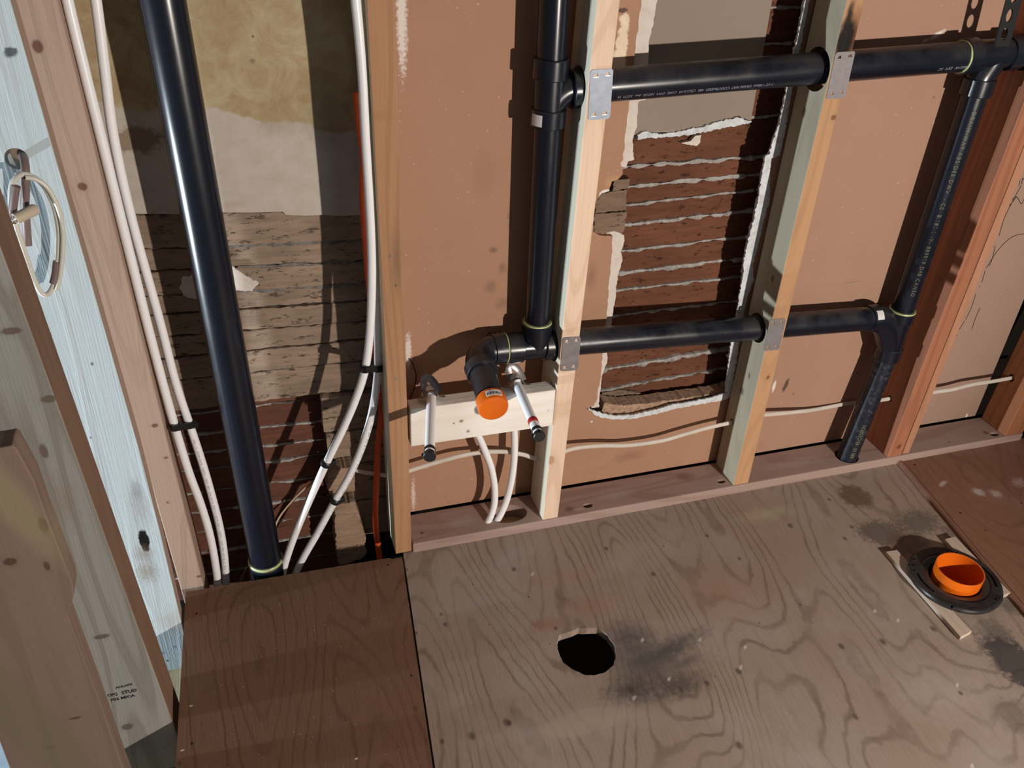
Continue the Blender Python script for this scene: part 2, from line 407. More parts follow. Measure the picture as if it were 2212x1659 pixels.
# ---- reddish patch panel at the left
red_items = [knot(*k) for k in [(485, 1384, 0.010, (0.10, 0.05, 0.03, 1), 0.75), (681, 1391, 0.008, (0.10, 0.05, 0.03, 1), 0.75), (898, 1531, 0.010, (0.10, 0.05, 0.03, 1), 0.75), (797, 1310, 0.007, (0.10, 0.05, 0.03, 1), 0.7),
    (425, 1326, 0.0042, (0.004, 0.003, 0.003, 1), 1.0), (415, 1607, 0.0042, (0.004, 0.003, 0.003, 1), 1.0), (838, 1222, 0.0042, (0.004, 0.003, 0.003, 1), 1.0), (888, 1460, 0.0042, (0.004, 0.003, 0.003, 1), 1.0), (388, 1650, 0.007), (495, 1281, 0.004)]]
for (a, b) in [(413, 1526), (394, 1622), (770, 1640)]:
    red_items.append(stain(a, b, 0.004, 0.002, (0.7, 0.65, 0.55, 1), 0.8, 0, 0.5, 0.1, 200))
M_RED = plywood('reddish_plywood', alb(116, 80, 58), dirx=-0.02, seed=7.9, freq=1.15, contrast=0.6, items=red_items, ringcol=alb(84, 46, 31), red=alb(120, 76, 55))
def edge_ragged(a, b, n, amp, seed):
    return [(a[0]+(b[0]-a[0])*i/n, a[1]+(b[1]-a[1])*i/n + (noise.noise(Vector((i*1.7, seed, 0)))*amp if 0 < i < n else 0)) for i in range(n+1)]
RL0 = (-0.430, 0.004); RL1 = (-0.447, -0.403); RR0 = (0.002, -0.006)
back = edge_ragged(RL0, RR0, 60, 0.0022, 2)
rr = ext(Vector((0.0235, 0.003)), Vector((-0.0275, -0.523)), 2.0)
mb = MB(); zprism(mb, [(-0.4715, -1.0), (rr.x, rr.y), (0.0215, -0.012)] + [(0.0, -0.0115)] + back[::-1][1:], -FT, 0.0015)
patch = mb.build('plywood_panel', M_RED); tag(patch, 'reddish plywood patch panel on the floor left of the worn sheet', 'plywood panel')
# ---- right-hand boards
RT0 = at(1956, 1003, z=0.004)
M_FIR = plywood('fir_floorboard', alb(136, 92, 68), dirx=0.16, seed=4.4, freq=0.8, contrast=0.4, ringcol=alb(96, 56, 40), red=alb(124, 84, 66), wear=alb(150, 112, 92),
    items=[knot(*k) for k in [(1975, 1007, 0.006, (0.004, 0.003, 0.003, 1), 1.0), (2073, 1111, 0.005, (0.004, 0.003, 0.003, 1), 1.0), (2205, 1089, 0.005, (0.004, 0.003, 0.003, 1), 1.0), (2127, 1149, 0.006), (2177, 913, 0.004)]] +
        [stain(a, b, rx, ry, (0.55, 0.48, 0.46, 1), st, 0.5, 0.7, 0.4, 140) for a, b, rx, ry, st in [(2035, 1048, 0.022, 0.008, 0.7), (2112, 1066, 0.018, 0.020, 0.7), (2150, 1070, 0.020, 0.018, 0.55), (2200, 1045, 0.03, 0.02, 0.4)]])
q0 = Vector((1.366, -0.001)); q1 = ext(q0, Vector((1.282, -0.530)), 2.0)
s0 = at(2098, 972, z=0.004); s1 = at(2212, 1092, z=0.004)
sv = Vector((s1.x-s0.x, s1.y-s0.y)); s2 = Vector((s0.x, s0.y))+sv*4.0
mb = MB(); zprism(mb, [tuple(q0), tuple(q1), (s2.x-0.001, s2.y), (s0.x-0.001, -0.001)], -FT, 0.005)
o = mb.build('floorboard', M_FIR, bevel=0.001); tag(o, 'reddish floor panel with white plaster scuffs right of the raised strip', 'floorboard')
mb = MB(); zprism(mb, [(s0.x+0.001, 0.004), (s2.x+0.001, s2.y), (2.6, s2.y), (2.6, 0.004)], -FT, 0.004)
o = mb.build('floorboard', M_FIR, bevel=0.001); tag(o, 'farthest right reddish floor panel beside the last stud', 'floorboard')
# raised strip between the sheets
M_STRIP = lumber('strip_wood', alb(128, 88, 68), 'y', 3.1, contrast=0.35)
a0, a1 = Vector((1.347, -0.001)), ext(Vector((1.347, -0.001)), Vector((1.263, -0.529)), 2.0)
w = Vector((0.018, 0.003))
sec = [(0, 0.0), (0.1, 0.007), (0.35, 0.010), (0.7, 0.008), (1.0, 0.005), (1.0, -0.012), (0, -0.012)]
vs_ = []
for P in (a0, a1):
    for s_, z in sec: vs_.append((P.x+w.x*s_, P.y+w.y*s_, z))
n = len(sec); fs = [tuple(range(n)), tuple(range(2*n-1, n-1, -1))]+[(i, (i+1) % n, (i+1) % n+n, i+n) for i in range(n)]
o = MB().add(vs_, fs).build('trim_strip', M_STRIP); tag(o, 'rounded wooden strip along the seam between worn and reddish floor', 'trim strip')

# ---- pale floor of the room to the left and bottom plate there
M_PALE = plain('pale_subfloor', alb(188, 196, 200), 0.8, 0.2, mott=0.3)
o = MB().box(-2.6, -0.62, -1.6, 0.0, -0.20, -0.142).build('floor', M_PALE); tag(o, 'pale floor of the next room at the lower left', kind='structure')
M_PYEL = lumber('pale_yellow_wood', alb(200, 176, 134), 'y', 1.2, contrast=0.25)
o = MB().box(-0.618, -0.436, -1.2, -0.037, -0.19, -0.136).build('bottom_plate', M_PYEL, bevel=0.002)
tag(o, 'pale yellowish plate at the foot of the whitish board', 'wall plate')

# ================================================================== BACK WALL LAYERS
def drywall(name, x0, x1, z0, z1, mat, y=0.100, th=0.0125):
    return MB().box(x0, x1, y, y+th, z0, z1).build(name, mat)
def P2(px, py, y): p = at(px, py, y=y); return (p.x, p.z)
def wb(px, py, rx, rz, c, st, y=0.1, **k):
    p = at(px, py, y=y); d = dict(soft=0.8, rag=0.3, nscale=70); d.update(k); return ((p.x, p.z), (rx, rz), c, st, d)
KRAFT = alb(170, 125, 96)
WHT = (0.80, 0.76, 0.72, 1); DK = (0.05, 0.035, 0.025, 1)
M_KRAFT1 = paper('kraft_drywall', KRAFT, items=[
    wb(868, 40, 0.010, 0.11, WHT, 0.8, soft=0.5, rag=0.5, nscale=160), wb(882, 760, 0.008, 0.05, WHT, 0.7, soft=0.5, rag=0.5, nscale=160),
    wb(1065, 540, 0.012, 0.008, DK, 0.5), wb(1085, 580, 0.012, 0.018, DK, 0.35), wb(1060, 620, 0.018, 0.02, DK, 0.3), wb(1085, 655, 0.02, 0.02, DK, 0.3),
    wb(1100, 470, 0.006, 0.03, DK, 0.25), wb(1045, 380, 0.03, 0.06, dark(KRAFT, 0.8), 0.5), wb(893, 1070, 0.006, 0.06, WHT, 0.6, rag=0.7, nscale=220), wb(885, 815, 0.010, 0.035, (0.33, 0.27, 0.24, 1), 0.8),
    wb(1125, 1060, 0.03, 0.02, DK, 0.5)])
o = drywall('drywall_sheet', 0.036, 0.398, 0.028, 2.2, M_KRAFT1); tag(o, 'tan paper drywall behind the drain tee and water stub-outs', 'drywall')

# bay with the torn opening
M_KRAFT2 = paper('kraft_drywall_torn', KRAFT, items=[
    wb(1350, 42, 0.012, 0.010, (0.75, 0.62, 0.48, 1), 0.9, soft=0.3), wb(1345, 22, 0.012, 0.005, DK, 0.8, soft=0.4, rag=0.5), wb(1343, 100, 0.012, 0.055, (0.80, 0.66, 0.50, 1), 0.9, soft=0.2, rag=0.35),
    wb(1335, 130, 0.018, 0.025, (0.80, 0.66, 0.50, 1), 0.85, soft=0.2, rag=0.3),
    wb(1325, 395, 0.02, 0.02, (0.55, 0.33, 0.18, 1), 0.7), wb(1278, 598, 0.016, 0.04, DK, 0.3), wb(1308, 420, 0.014, 0.012, (0.8, 0.74, 0.72, 1), 0.9, soft=0.15, rag=0.15),
    wb(1278, 911, 0.004, 0.004, (0.75, 0.72, 0.7, 1), 0.9, rag=0.1), wb(1360, 985, 0.05, 0.02, DK, 0.25)])
tan_hole = [(1387, -120), (1386, 0), (1378, 60), (1372, 110), (1368, 140), (1360, 215), (1352, 290), (1346, 345), (1340, 352), (1345, 362), (1345, 375), (1334, 388), (1322, 392), (1316, 412), (1300, 418), (1284, 440), (1282, 500),
    (1296, 508), (1324, 510), (1320, 560), (1312, 660), (1303, 760), (1296, 820), (1290, 860), (1283, 876), (1266, 884), (1290, 893), (1325, 901), (1360, 899), (1405, 890), (1450, 877), (1480, 874), (1520, 868), (1556, 858), (1573, 853),
    (1578, 800), (1582, 770), (1597, 690), (1604, 640), (1612, 600), (1613, 570), (1623, 520), (1636, 470), (1645, 430), (1652, 380), (1660, 340), (1668, 335), (1690, 268), (1702, 215), (1718, 135), (1735, 55), (1746, 0), (1765, -120)]
th_ = [P2(a, b, 0.1) for a, b in tan_hole]
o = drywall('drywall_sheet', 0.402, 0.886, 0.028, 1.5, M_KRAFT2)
c_ = MB(); prism(c_, ragged(th_, 0.005, 0.0022, 5, 120), 0.05, 0.145); cut(o, [c_])
tag(o, 'tan drywall sheet torn open around a tall ragged hole', 'drywall')
# white plaster coat standing proud inside the left edge of the hole
M_PLAST = plain('white_plaster', alb(214, 196, 178), 0.9, 0.2, bump=0.5, bscale=140, mott=0.35, mcol=alb(186, 160, 138), mscale=45)
strip_o = [(1375, -120), (1374, 0), (1366, 60), (1358, 110), (1350, 215), (1340, 290), (1335, 345), (1340, 360), (1352, 362), (1357, 350), (1370, 345), (1366, 300), (1375, 280), (1380, 220), (1396, 216), (1400, 150), (1402, 90), (1414, 40), (1420, 0), (1432, -120)]
mb = MB(); prism(mb, ragged([P2(a, b, 0.112) for a, b in strip_o], 0.004, 0.0022, 9, 150), 0.1128, 0.128)
o = mb.build('plaster_strip', M_PLAST); tag(o, 'upper broken white plaster edge left of the beige panel', 'plaster')
strip2 = [(1300, 505), (1330, 500), (1349, 508), (1347, 530), (1342, 545), (1345, 560), (1334, 600), (1330, 640), (1328, 655), (1322, 690), (1318, 730), (1312, 760), (1312, 780), (1300, 815), (1296, 850), (1294, 880), (1278, 882), (1280, 860), (1288, 780), (1300, 660), (1308, 560)]
mb = MB(); prism(mb, ragged([P2(a, b, 0.112) for a, b in strip2], 0.004, 0.0020, 19, 150), 0.1128, 0.128)
o = mb.build('plaster_strip', M_PLAST); tag(o, 'lower broken white plaster edge left of the exposed lath', 'plaster')
# right plaster edge (crumbling) : a thin ragged wall between tan sheet and lath
M_CRUMB = plain('crumbled_plaster', alb(212, 208, 202), 0.95, 0.15, bump=0.9, bscale=110, mott=0.5, mcol=alb(150, 138, 124), mscale=60)
redge = [(1566, 862), (1580, 790), (1573, 772), (1592, 740), (1596, 690), (1600, 650), (1606, 600), (1608, 565), (1618, 515), (1630, 470), (1640, 425), (1647, 380), (1656, 338), (1664, 330), (1686, 268), (1697, 215), (1713, 135), (1730, 55), (1741, 0), (1760, -120),
         (1790, -120), (1775, 0), (1750, 130), (1720, 250), (1690, 350), (1665, 450), (1640, 560), (1625, 660), (1610, 760), (1600, 850), (1585, 872)]
mb = MB(); prism(mb, ragged([P2(a, b, 0.112) for a, b in redge], 0.004, 0.0035, 29, 140), 0.1128, 0.121)
o = mb.build('plaster_strip', M_CRUMB); tag(o, 'crumbling white plaster edge beside the third stud', 'plaster')
# bottom lip
lip = [(1266, 878), (1290, 889), (1325, 897), (1360, 896), (1405, 887), (1450, 873), (1500, 866), (1545, 855), (1575, 845), (1584, 852), (1560, 864), (1500, 874), (1450, 884), (1405, 896), (1360, 904), (1322, 905), (1285, 897)]
mb = MB(); prism(mb, ragged([P2(a, b, 0.100) for a, b in lip], 0.003, 0.0028, 39, 170), 0.0975, 0.1015)
o = mb.build('plaster_lip', M_CRUMB); tag(o, 'torn white gypsum lip along the bottom of the ragged hole', 'plaster')
rl = [(1576, 845), (1580, 800), (1583, 770), (1598, 690), (1605, 640), (1613, 600), (1614, 570), (1624, 520), (1637, 470), (1646, 430), (1653, 380), (1661, 340), (1669, 333), (1691, 268), (1703, 215), (1719, 135), (1736, 55), (1747, 0), (1766, -120)]
wd = [10, 12, 14, 10, 14, 20, 16, 20, 18, 22, 14, 10, 20, 12, 8, 6, 6, 5, 5]
rp = [P2(a-9, b, 0.0985) for a, b in rl] + [P2(a+w_-5, b+2, 0.0985) for (a, b), w_ in list(zip(rl, wd))[::-1]]
mb = MB(); prism(mb, ragged(rp, 0.003, 0.0034, 33, 150), 0.0972, 0.1012)
o = mb.build('plaster_lip', M_CRUMB); tag(o, 'jagged white gypsum lip along the right side of the ragged hole', 'plaster')
# fibrous ledge of the hole's bottom
M_FIBR = plain('fibrous_plaster', alb(178, 142, 114), 0.95, 0.1, bump=1.0, bscale=260, mott=0.5, mcol=alb(90, 66, 50), mscale=90)
ledge_t = [P2(a, b, 0.13) for a, b in [(1300, 862), (1340, 868), (1400, 862), (1450, 855), (1500, 848), (1540, 842), (1575, 832)]]
ledge = ledge_t + [(0.90, 0.10), (0.50, 0.10)]
mb = MB(); prism(mb, ragged(ledge, 0.005, 0.003, 49, 120), 0.1135, 0.150)
o = mb.build('plaster_ledge', M_FIBR); tag(o, 'brown fibrous plaster ledge at the bottom of the ragged hole', 'plaster')
# beige panel
M_BEIGE = paper('beige_board', alb(146, 126, 108), speck=False, items=[wb(1470, 285, 0.09, 0.006, (0.7, 0.64, 0.58, 1), 0.3, y=0.16)])
bz = [(1368, 292), (1400, 287), (1440, 285), (1465, 286), (1500, 277), (1540, 266), (1575, 256), (1595, 250), (1622, 262)]
bp = [P2(a, b, 0.158) for a, b in bz] + [P2(1668, 0, 0.158), P2(1690, -120, 0.158), P2(1395, -120, 0.158)]
mb = MB(); prism(mb, bp, 0.158, 0.1695); o = mb.build('beige_panel', M_BEIGE); tag(o, 'flat beige board set deep in the top of the ragged hole', 'panel')
rim = [P2(a, b, 0.157) for a, b in [(1375, 290), (1395, 283), (1425, 288), (1455, 285), (1480, 279), (1515, 272), (1550, 262), (1590, 252), (1622, 262), (1600, 268), (1560, 275), (1520, 284), (1490, 290), (1450, 294), (1400, 296), (1375, 301)]]
mb = MB(); prism(mb, ragged(rim, 0.003, 0.003, 59, 170), 0.152, 0.1695); o = mb.build('plaster_lip', M_CRUMB); tag(o, 'ragged white plaster rim along the lower edge of the beige board', 'plaster')
chip = [P2(a, b, 0.164) for a, b in [(1470, 308), (1490, 303), (1500, 292), (1512, 290), (1511, 306), (1504, 313), (1485, 312)]]
mb = MB(); prism(mb, ragged(chip, 0.003, 0.0012, 69, 200), 0.160, 0.1695); o = mb.build('plaster_chip', M_PLAST); tag(o, 'small pale plaster chip stuck on the topmost brown lath', 'plaster')

# ---- lath courses
def lath_mat(name, base, seed, flecks=0.7):
    t = NT(name, 0.8, 0.2)
    v = t.mapping(t.pos, (0.10, 1, 1), (seed, 0, seed)); v3 = t.mapping(t.pos, (0.35, 1, 1), (seed, 0, seed*2))
    streak = t.noise(v, 130, 4, 0.65); blot = t.noise(v3, 12, 3, 0.6); fl_ = t.noise(v3, 95, 4, 0.78)
    col = t.mix(t.ramp(blot, [(0.35, 0.0), (0.7, 1.0)]), base, dark(base, 0.62))
    col = t.mix(t.math('MULTIPLY', t.ramp(streak, [(0.38, 1.0), (0.55, 0.0)]), 0.45), col, dark(base, 0.5))
    col = t.mix(t.math('MULTIPLY', t.ramp(fl_, [(0.575, 0.0), (0.64, 1.0)]), flecks), col, dark(base, 0.16))
    t.bump(t.math('ADD', streak, fl_), 0.5, 0.002)
    return t.done(col)
M_LATH = lath_mat('reddish_lath', alb(116, 70, 48), 1.0, 0.9)
M_LATHG = lath_mat('weathered_lath', alb(138, 110, 88), 3.0, 0.8)
M_KEY = plain('plaster_key', alb(176, 164, 152), 0.95, 0.1, bump=0.9, bscale=150, mott=0.6, mcol=alb(98, 86, 76), mscale=70)
M_KEYD = plain('grey_plaster_key', alb(128, 118, 108), 0.95, 0.1, bump=0.9, bscale=150, mott=0.7, mcol=alb(60, 50, 42), mscale=50)
M_VOID = plain('dark_backing', (0.02, 0.015, 0.012, 1), 0.95, 0.05)
def strip_board(mb, x0, x1, z0, z1, z0b, z1b, y, th, seed, amp=0.0012, step=0.006, mi=0, yamp=0.0006):
    """one rough board from (x0: z0..z1) to (x1: z0b..z1b), front face at y"""
    n = max(2, int((x1-x0)/step)); rows = []
    for i in range(n+1):
        t = i/n; x = x0+(x1-x0)*t
        zl = z0+(z0b-z0)*t + noise.noise(Vector((x*60, seed, 1.0)))*amp*1.4; zh = z1+(z1b-z1)*t + noise.noise(Vector((x*60, seed, 5.0)))*amp*1.4
        yy = y+noise.noise(Vector((x*14, seed, 9.0)))*yamp
        rows.append([(x, y+th, zl), (x, yy+0.0012, zl), (x, yy, zl+0.0015), (x, yy, zh-0.0015), (x, yy+0.0012, zh), (x, y+th, zh)])
    vs_ = [p for r in rows for p in r]; fs = []
    for i in range(n):
        for k in range(6):
            a = i*6+k; b = i*6+(k+1) % 6; fs.append((a, a+6, b+6, b))
    fs.append((0, 1, 2, 3, 4, 5)); fs.append(tuple(n*6+k for k in (5, 4, 3, 2, 1, 0)))
    mb.add(vs_, fs, mi)
def key_strip(mb, x0, x1, za, zb, y, seed, h=0.004, out=0.004, cover=1.0, mi=1, step=0.004):
    """plaster squeezed out of the gap between two boards"""
    n = max(3, int((x1-x0)/step)); rows = []
    for i in range(n+1):
        t = i/n; x = x0+(x1-x0)*t; z = za+(zb-za)*t
        g = noise.noise(Vector((x*38, seed, 2.0))); g2 = noise.noise(Vector((x*120, seed, 4.0)))
        k = max(0.12, min(1.6, 0.8+1.1*g+0.5*g2)) * (1.0 if cover >= 1 else (1.0 if noise.noise(Vector((x*9, seed, 7.0))) > (0.5-cover)*0.9 else 0.12))
        hh = h*k; oo = out*k; zc = z+noise.noise(Vector((x*25, seed, 3.0)))*0.0036
        rows.append([(x, y+0.006, zc-hh), (x, y-oo*0.6, zc-hh*0.8), (x, y-oo, zc), (x, y-oo*0.6, zc+hh*0.8), (x, y+0.006, zc+hh)])
    vs_ = [p for r in rows for p in r]; fs = []
    for i in range(n):
        for k in range(5):
            a = i*5+k; b = i*5+(k+1) % 5; fs.append((a, a+5, b+5, b))
    fs.append((0, 1, 2, 3, 4)); fs.append(tuple(n*5+k for k in (4, 3, 2, 1, 0)))
    mb.add(vs_, fs, mi)
YL = 0.170
lines = [(1.36, 1.36), (1.29, 1.295), (1.22, 1.225), (1.155, 1.16), (1.09, 1.095), (1.02, 1.03), (0.955, 0.962), (0.868, 0.888), (0.793, 0.798), (0.748, 0.762), (0.707, 0.727), (0.663, 0.678), (0.604, 0.616), (0.553, 0.560), (0.511, 0.513), (0.447, 0.450), (0.372, 0.385), (0.300, 0.322), (0.242, 0.266), (0.160, 0.165)]
mb = MB()
mb.box(0.40, 0.99, YL+0.014, YL+0.03, 0.17, 1.5, 2)
for i in range(len(lines)-1):
    (h0, h1), (l0, l1) = lines[i], lines[i+1]
    last = i == len(lines)-2
    if last: strip_board(mb, 0.42, 0.96, l0+0.03, h0-0.003, l1+0.045, h1-0.003, YL, 0.012, i*3.1)
    else: strip_board(mb, 0.42, 0.96, l0+0.0022, h0-0.0022, l1+0.0022, h1-0.0022, YL+(0.003 if i % 3 == 1 else 0), 0.012, i*3.1)
for i, (a, b) in enumerate(lines[1:-1]):
    big = 0.0062 if i in (15, 16) else (0.0048 if i in (7, 8, 10, 12) else 0.0036)
    key_strip(mb, 0.44, 0.94, a, b, YL, i*5.7+1, h=big, out=0.009 if i > 14 else 0.0045, cover=1.0)
o = mb.build('wall_back', [M_LATH, M_KEY, M_VOID], smooth=False); tag(o, 'reddish brown lath with white plaster squeezed between the courses', kind='structure')
# orange splintered lath piece at the bottom of the hole
M_SPL = lumber('split_lath', alb(176, 112, 68), 'x', 6.0, contrast=0.45)
sp = [P2(a, b, 0.152) for a, b in [(1345, 868), (1400, 858), (1450, 848), (1500, 842), (1535, 838), (1537, 842), (1520, 850), (1480, 858), (1430, 864), (1390, 872)]]
mb = MB(); prism(mb, sp, 0.151, 0.158); o = mb.build('split_lath', M_SPL); tag(o, 'freshly split orange lath at the bottom of the ragged hole', 'lath')
sp = [P2(a, b, 0.160) for a, b in [(1300, 848), (1340, 842), (1384, 849), (1372, 857), (1340, 862), (1302, 862)]]
mb = MB(); prism(mb, ragged(sp, 0.004, 0.0015, 79), 0.1585, 0.166); o = mb.build('split_lath', M_LATHG); tag(o, 'grey splintered lath in the lower left corner of the ragged hole', 'lath')
# weathered lath ends left of hole (400-505)
mb = MB()
for i, (pa, pb, pc, pd) in enumerate([((1284, 418), (1352, 408), (1350, 452), (1284, 458)), ((1282, 460), (1352, 456), (1345, 500), (1282, 505)), ((1325, 388), (1358, 384), (1356, 404), (1320, 412))]):
    prism(mb, ragged([P2(*p, 0.118) for p in (pa, pb, pc, pd)], 0.004, 0.0018, 83+i, 150), 0.113, 0.135)
o = mb.build('broken_lath_ends', M_LATHG); tag(o, 'broken grey lath ends beside the second stud', 'lath')

# ---- other drywall bays
WR = lambda px, py: at(px, py, y=0.1)
M_KRAFT3 = paper('kraft_drywall_plain', alb(168, 126, 101), items=[wb(1815, 60, 0.02, 0.03, dark(KRAFT, 0.8), 0.4), wb(2025, 75, 0.02, 0.006, WHT, 0.8, rot=0.5, soft=0.5), wb(1998, 88, 0.008, 0.004, WHT, 0.6, rot=0.4),
    wb(1697, 833, 0.007, 0.022, DK, 0.8, rot=-0.2, soft=0.3), wb(1672, 835, 0.005, 0.02, WHT, 0.8, soft=0.3, rag=0.3), wb(1714, 851, 0.004, 0.006, DK, 0.5), wb(2017, 210, 0.006, 0.002, DK, 0.7, rot=0.3), wb(1840, 610, 0.03, 0.002, DK, 0.3)])
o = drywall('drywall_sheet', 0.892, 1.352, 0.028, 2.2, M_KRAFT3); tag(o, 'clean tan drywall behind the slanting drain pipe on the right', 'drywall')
M_KRAFT4 = paper('kraft_drywall_marked', alb(160, 126, 106), items=[wb(2088, 898, 0.004, 0.009, WHT, 0.9, soft=0.3)])
mb = MB(); prism(mb, [(1.36, 0.028), (1.684, 0.028), (1.684, 1.6), (1.36, 1.6)], 0.1, 0.1125)
o = mb.build('drywall_sheet', M_KRAFT4); tag(o, 'tan drywall with pen scribbles at the far right', 'drywall')
sheet4 = o
M_INK = plain('dark_pen', (0.02, 0.014, 0.012, 1), 0.7, 0.2)
def pen(segs, y=0.0996, r=0.0007):
    mb = MB()
    for s_ in segs:
        sweep(mb, catmull([at(a, b, y=y) for a, b in s_], 5), r, 5)
    return mb
o = pen([[(2196, 385), (2203, 392), (2200, 402)], [(2207, 398), (2209, 385), (2212, 388)], [(2186, 432), (2196, 425), (2206, 440), (2212, 430)], [(2196, 425), (2180, 445)],
         [(2206, 400), (2190, 430), (2170, 470), (2158, 510)], [(2146, 512), (2160, 480), (2172, 455)], [(2212, 505), (2190, 510), (2170, 525), (2150, 548), (2130, 580)], [(2150, 530), (2143, 560), (2137, 575)],
         [(2128, 585), (2121, 610)], [(2117, 618), (2115, 621)], [(2108, 635), (2098, 665), (2086, 690)], [(2084, 693), (2072, 712)], [(2117, 665), (2108, 685), (2099, 712)], [(2066, 724), (2068, 726)]]).build('pen_mark', M_INK, sheet4)
# bigger dark backing behind everything
o = MB().box(-1.2, 2.6, 0.215, 0.235, -0.5, 2.4).build('wall_back', M_VOID); tag(o, 'dark cavity behind the lath and drywall', kind='structure')

# ================================================================== LEFT BAY
YB = 0.140
M_LATHD = lath_mat('brown_lath', alb(158, 130, 106), 8.0, 0.85)
M_LATHR = lath_mat('dark_red_lath', alb(116, 72, 54), 11.0, 0.4)
gold = alb(182, 160, 122); 
t = NT('aged_plaster', 0.85, 0.2)
sepn = t.n.new('ShaderNodeSeparateXYZ'); t.l.new(t.pos, sepn.inputs[0]); X_, Z_ = sepn.outputs[0], sepn.outputs[2]
n1 = t.noise(t.pos, 9, 4, 0.6); n2 = t.noise(t.pos, 30, 5, 0.7)
base = t.mix(t.ramp(n2, [(0.4, 0.0), (0.75, 0.6)]), alb(192, 174, 156), alb(166, 146, 126))
# stain front: gold above a wavy line
bump_ = t.math('MULTIPLY', t.math('SUBTRACT', n1, 0.5), 0.10)
lineh = t.math('ADD', t.math('ADD', 0.895, t.math('MULTIPLY', X_, -0.18)), bump_)
above = t.math('MULTIPLY', t.math('SUBTRACT', Z_, lineh), 160, clamp=True)
gcol = t.mix(t.ramp(t.noise(t.pos, 16, 6, 0.72, 1.0), [(0.38, 0.0), (0.68, 1.0)]), gold, alb(158, 126, 88))
col = t.mix(above, base, gcol)
def hb(px, py, rx, rz, c, st, **k): return wb(px, py, rx, rz, c, st, y=YB, **k)
col = t.blobs(col, 'xz', [hb(595, 240, 0.05, 0.05, alb(140, 104, 66), 0.4), hb(500, 60, 0.04, 0.05, alb(146, 112, 76), 0.4), hb(300, 300, 0.045, 0.025, alb(122, 92, 60), 0.7, soft=0.3), hb(546, 77, 0.003, 0.003, DK, 0.9, rag=0.1), hb(545, 130, 0.006, 0.005, DK, 0.5),
    hb(505, 440, 0.03, 0.010, alb(176, 140, 110), 0.4), hb(700, 250, 0.06, 0.08, alb(120, 106, 76), 0.35), hb(770, 350, 0.008, 0.04, DK, 0.12)])
t.bump(n2, 0.35, 0.0015); M_AGED = t.done(col)
mb = MB()
bot = [P2(a, b, YB-0.006) for a, b in [(200, 462), (300, 462), (390, 463), (470, 459), (545, 459), (610, 457), (618, 464), (660, 466), (700, 464), (740, 467), (790, 463), (830, 463)]]
prism(mb, bot+[(0.06, 2.2), (-0.62, 2.2)], YB-0.006, YB+0.012)
o = mb.build('wall_back', M_AGED); tag(o, 'stained old plaster above the lath in the left bay', kind='structure')
zl = [(0.784, 0.752), (0.715, 0.690), (0.672, 0.645), (0.622, 0.598), (0.582, 0.561), (0.535, 0.515), (0.484, 0.474), (0.432, 0.424), (0.357, 0.353)]
mb = MB()
XA, XB = -0.56, 0.05
for i in range(len(zl)-1):
    (h0, h1), (l0, l1) = zl[i], zl[i+1]
    strip_board(mb, XA, XB, l0+0.0016, h0-0.0016, l1+0.0016, h1-0.0016, YB+(i % 2)*0.003, 0.014, 40+i*2.3, 0.0022, yamp=0.0025)
for i, (a, b) in enumerate(zl[1:-1]):
    if i in (0, 1, 2): key_strip(mb, -0.27, 0.03, a+(b-a)*0.5, b, YB+0.002, 70+i*3, 0.0055, 0.001, 0.75, mi=1)
    else: key_strip(mb, -0.5, 0.03, a, b, YB+0.006, 70+i*3, 0.0022, 0.001, 0.3, mi=1)
# blob of white plaster behind the stack
wp = ragged([P2(a, b, YB-0.004) for a, b in [(395, 600), (420, 590), (500, 575), (520, 590), (560, 612), (545, 630), (510, 628), (490, 645), (440, 650), (400, 640), (385, 620)]], 0.004, 0.004, 91, 120)
prism(mb, wp, YB-0.004, YB+0.004, 2)
# right lower planks, down to the floor
zr = [(0.353, 0.352), (0.300, 0.300), (0.262, 0.258), (0.215, 0.212), (0.168, 0.165), (0.118, 0.118), (0.060, 0.062), (0.015, 0.018), (-0.05, -0.05)]
for i in range(len(zr)-1):
    x0 = [-0.112, -0.112, -0.108, -0.100, -0.098, -0.095, -0.092, -0.086][i]
    strip_board(mb, x0, XB, zr[i+1][0]+0.0014, zr[i][0]-0.0014, zr[i+1][1]+0.0014, zr[i][1]-0.0014, YB-0.012+(i % 2)*0.003, 0.03, 60+i*2.9, 0.0025, yamp=0.003)
o = mb.build('wall_back', [M_LATHD, M_KEYD, M_PLAST]); tag(o, 'weathered brown lath boards behind the black stack', kind='structure')
o = MB().box(-0.62, -0.475, 0.0905, 0.125, -0.135, ZTOP).build('lamp_block_board', M_JOIST, bevel=0.002); tag(o, 'unseen board added behind the corner post to block the cool lamp', 'wood board')  # out of view, added to keep the cool lamp off the left bay
# recessed darker courses
YR = 0.176
mb = MB(); mb.box(-0.62, -0.08, YR+0.012, YR+0.03, -0.42, 0.36, 2)
zz = [(0.365, 0.352), (0.330, 0.322), (0.282, 0.262), (0.236, 0.212), (0.185, 0.170), (0.125, 0.110), (0.068, 0.052), (0.010, -0.004), (-0.055, -0.065), (-0.12, -0.13), (-0.2, -0.2)]
for i in range(len(zz)-1):
    strip_board(mb, -0.60, -0.08, zz[i+1][0]+0.002, zz[i][0]-0.002, zz[i+1][1]+0.002, zz[i][1]-0.002, YR+(i % 2)*0.002, 0.014, 20+i*3.3, 0.0015)
for i, (a, b) in enumerate(zz[1:-1]):
    key_strip(mb, -0.58, -0.09, a, b, YR, 30+i*4.1, 0.0030, 0.004, 0.62, mi=1)
o = mb.build('wall_back', [M_LATHR, M_KEY, M_VOID]); tag(o, 'recessed dark reddish courses at the lower left of the stack', kind='structure')
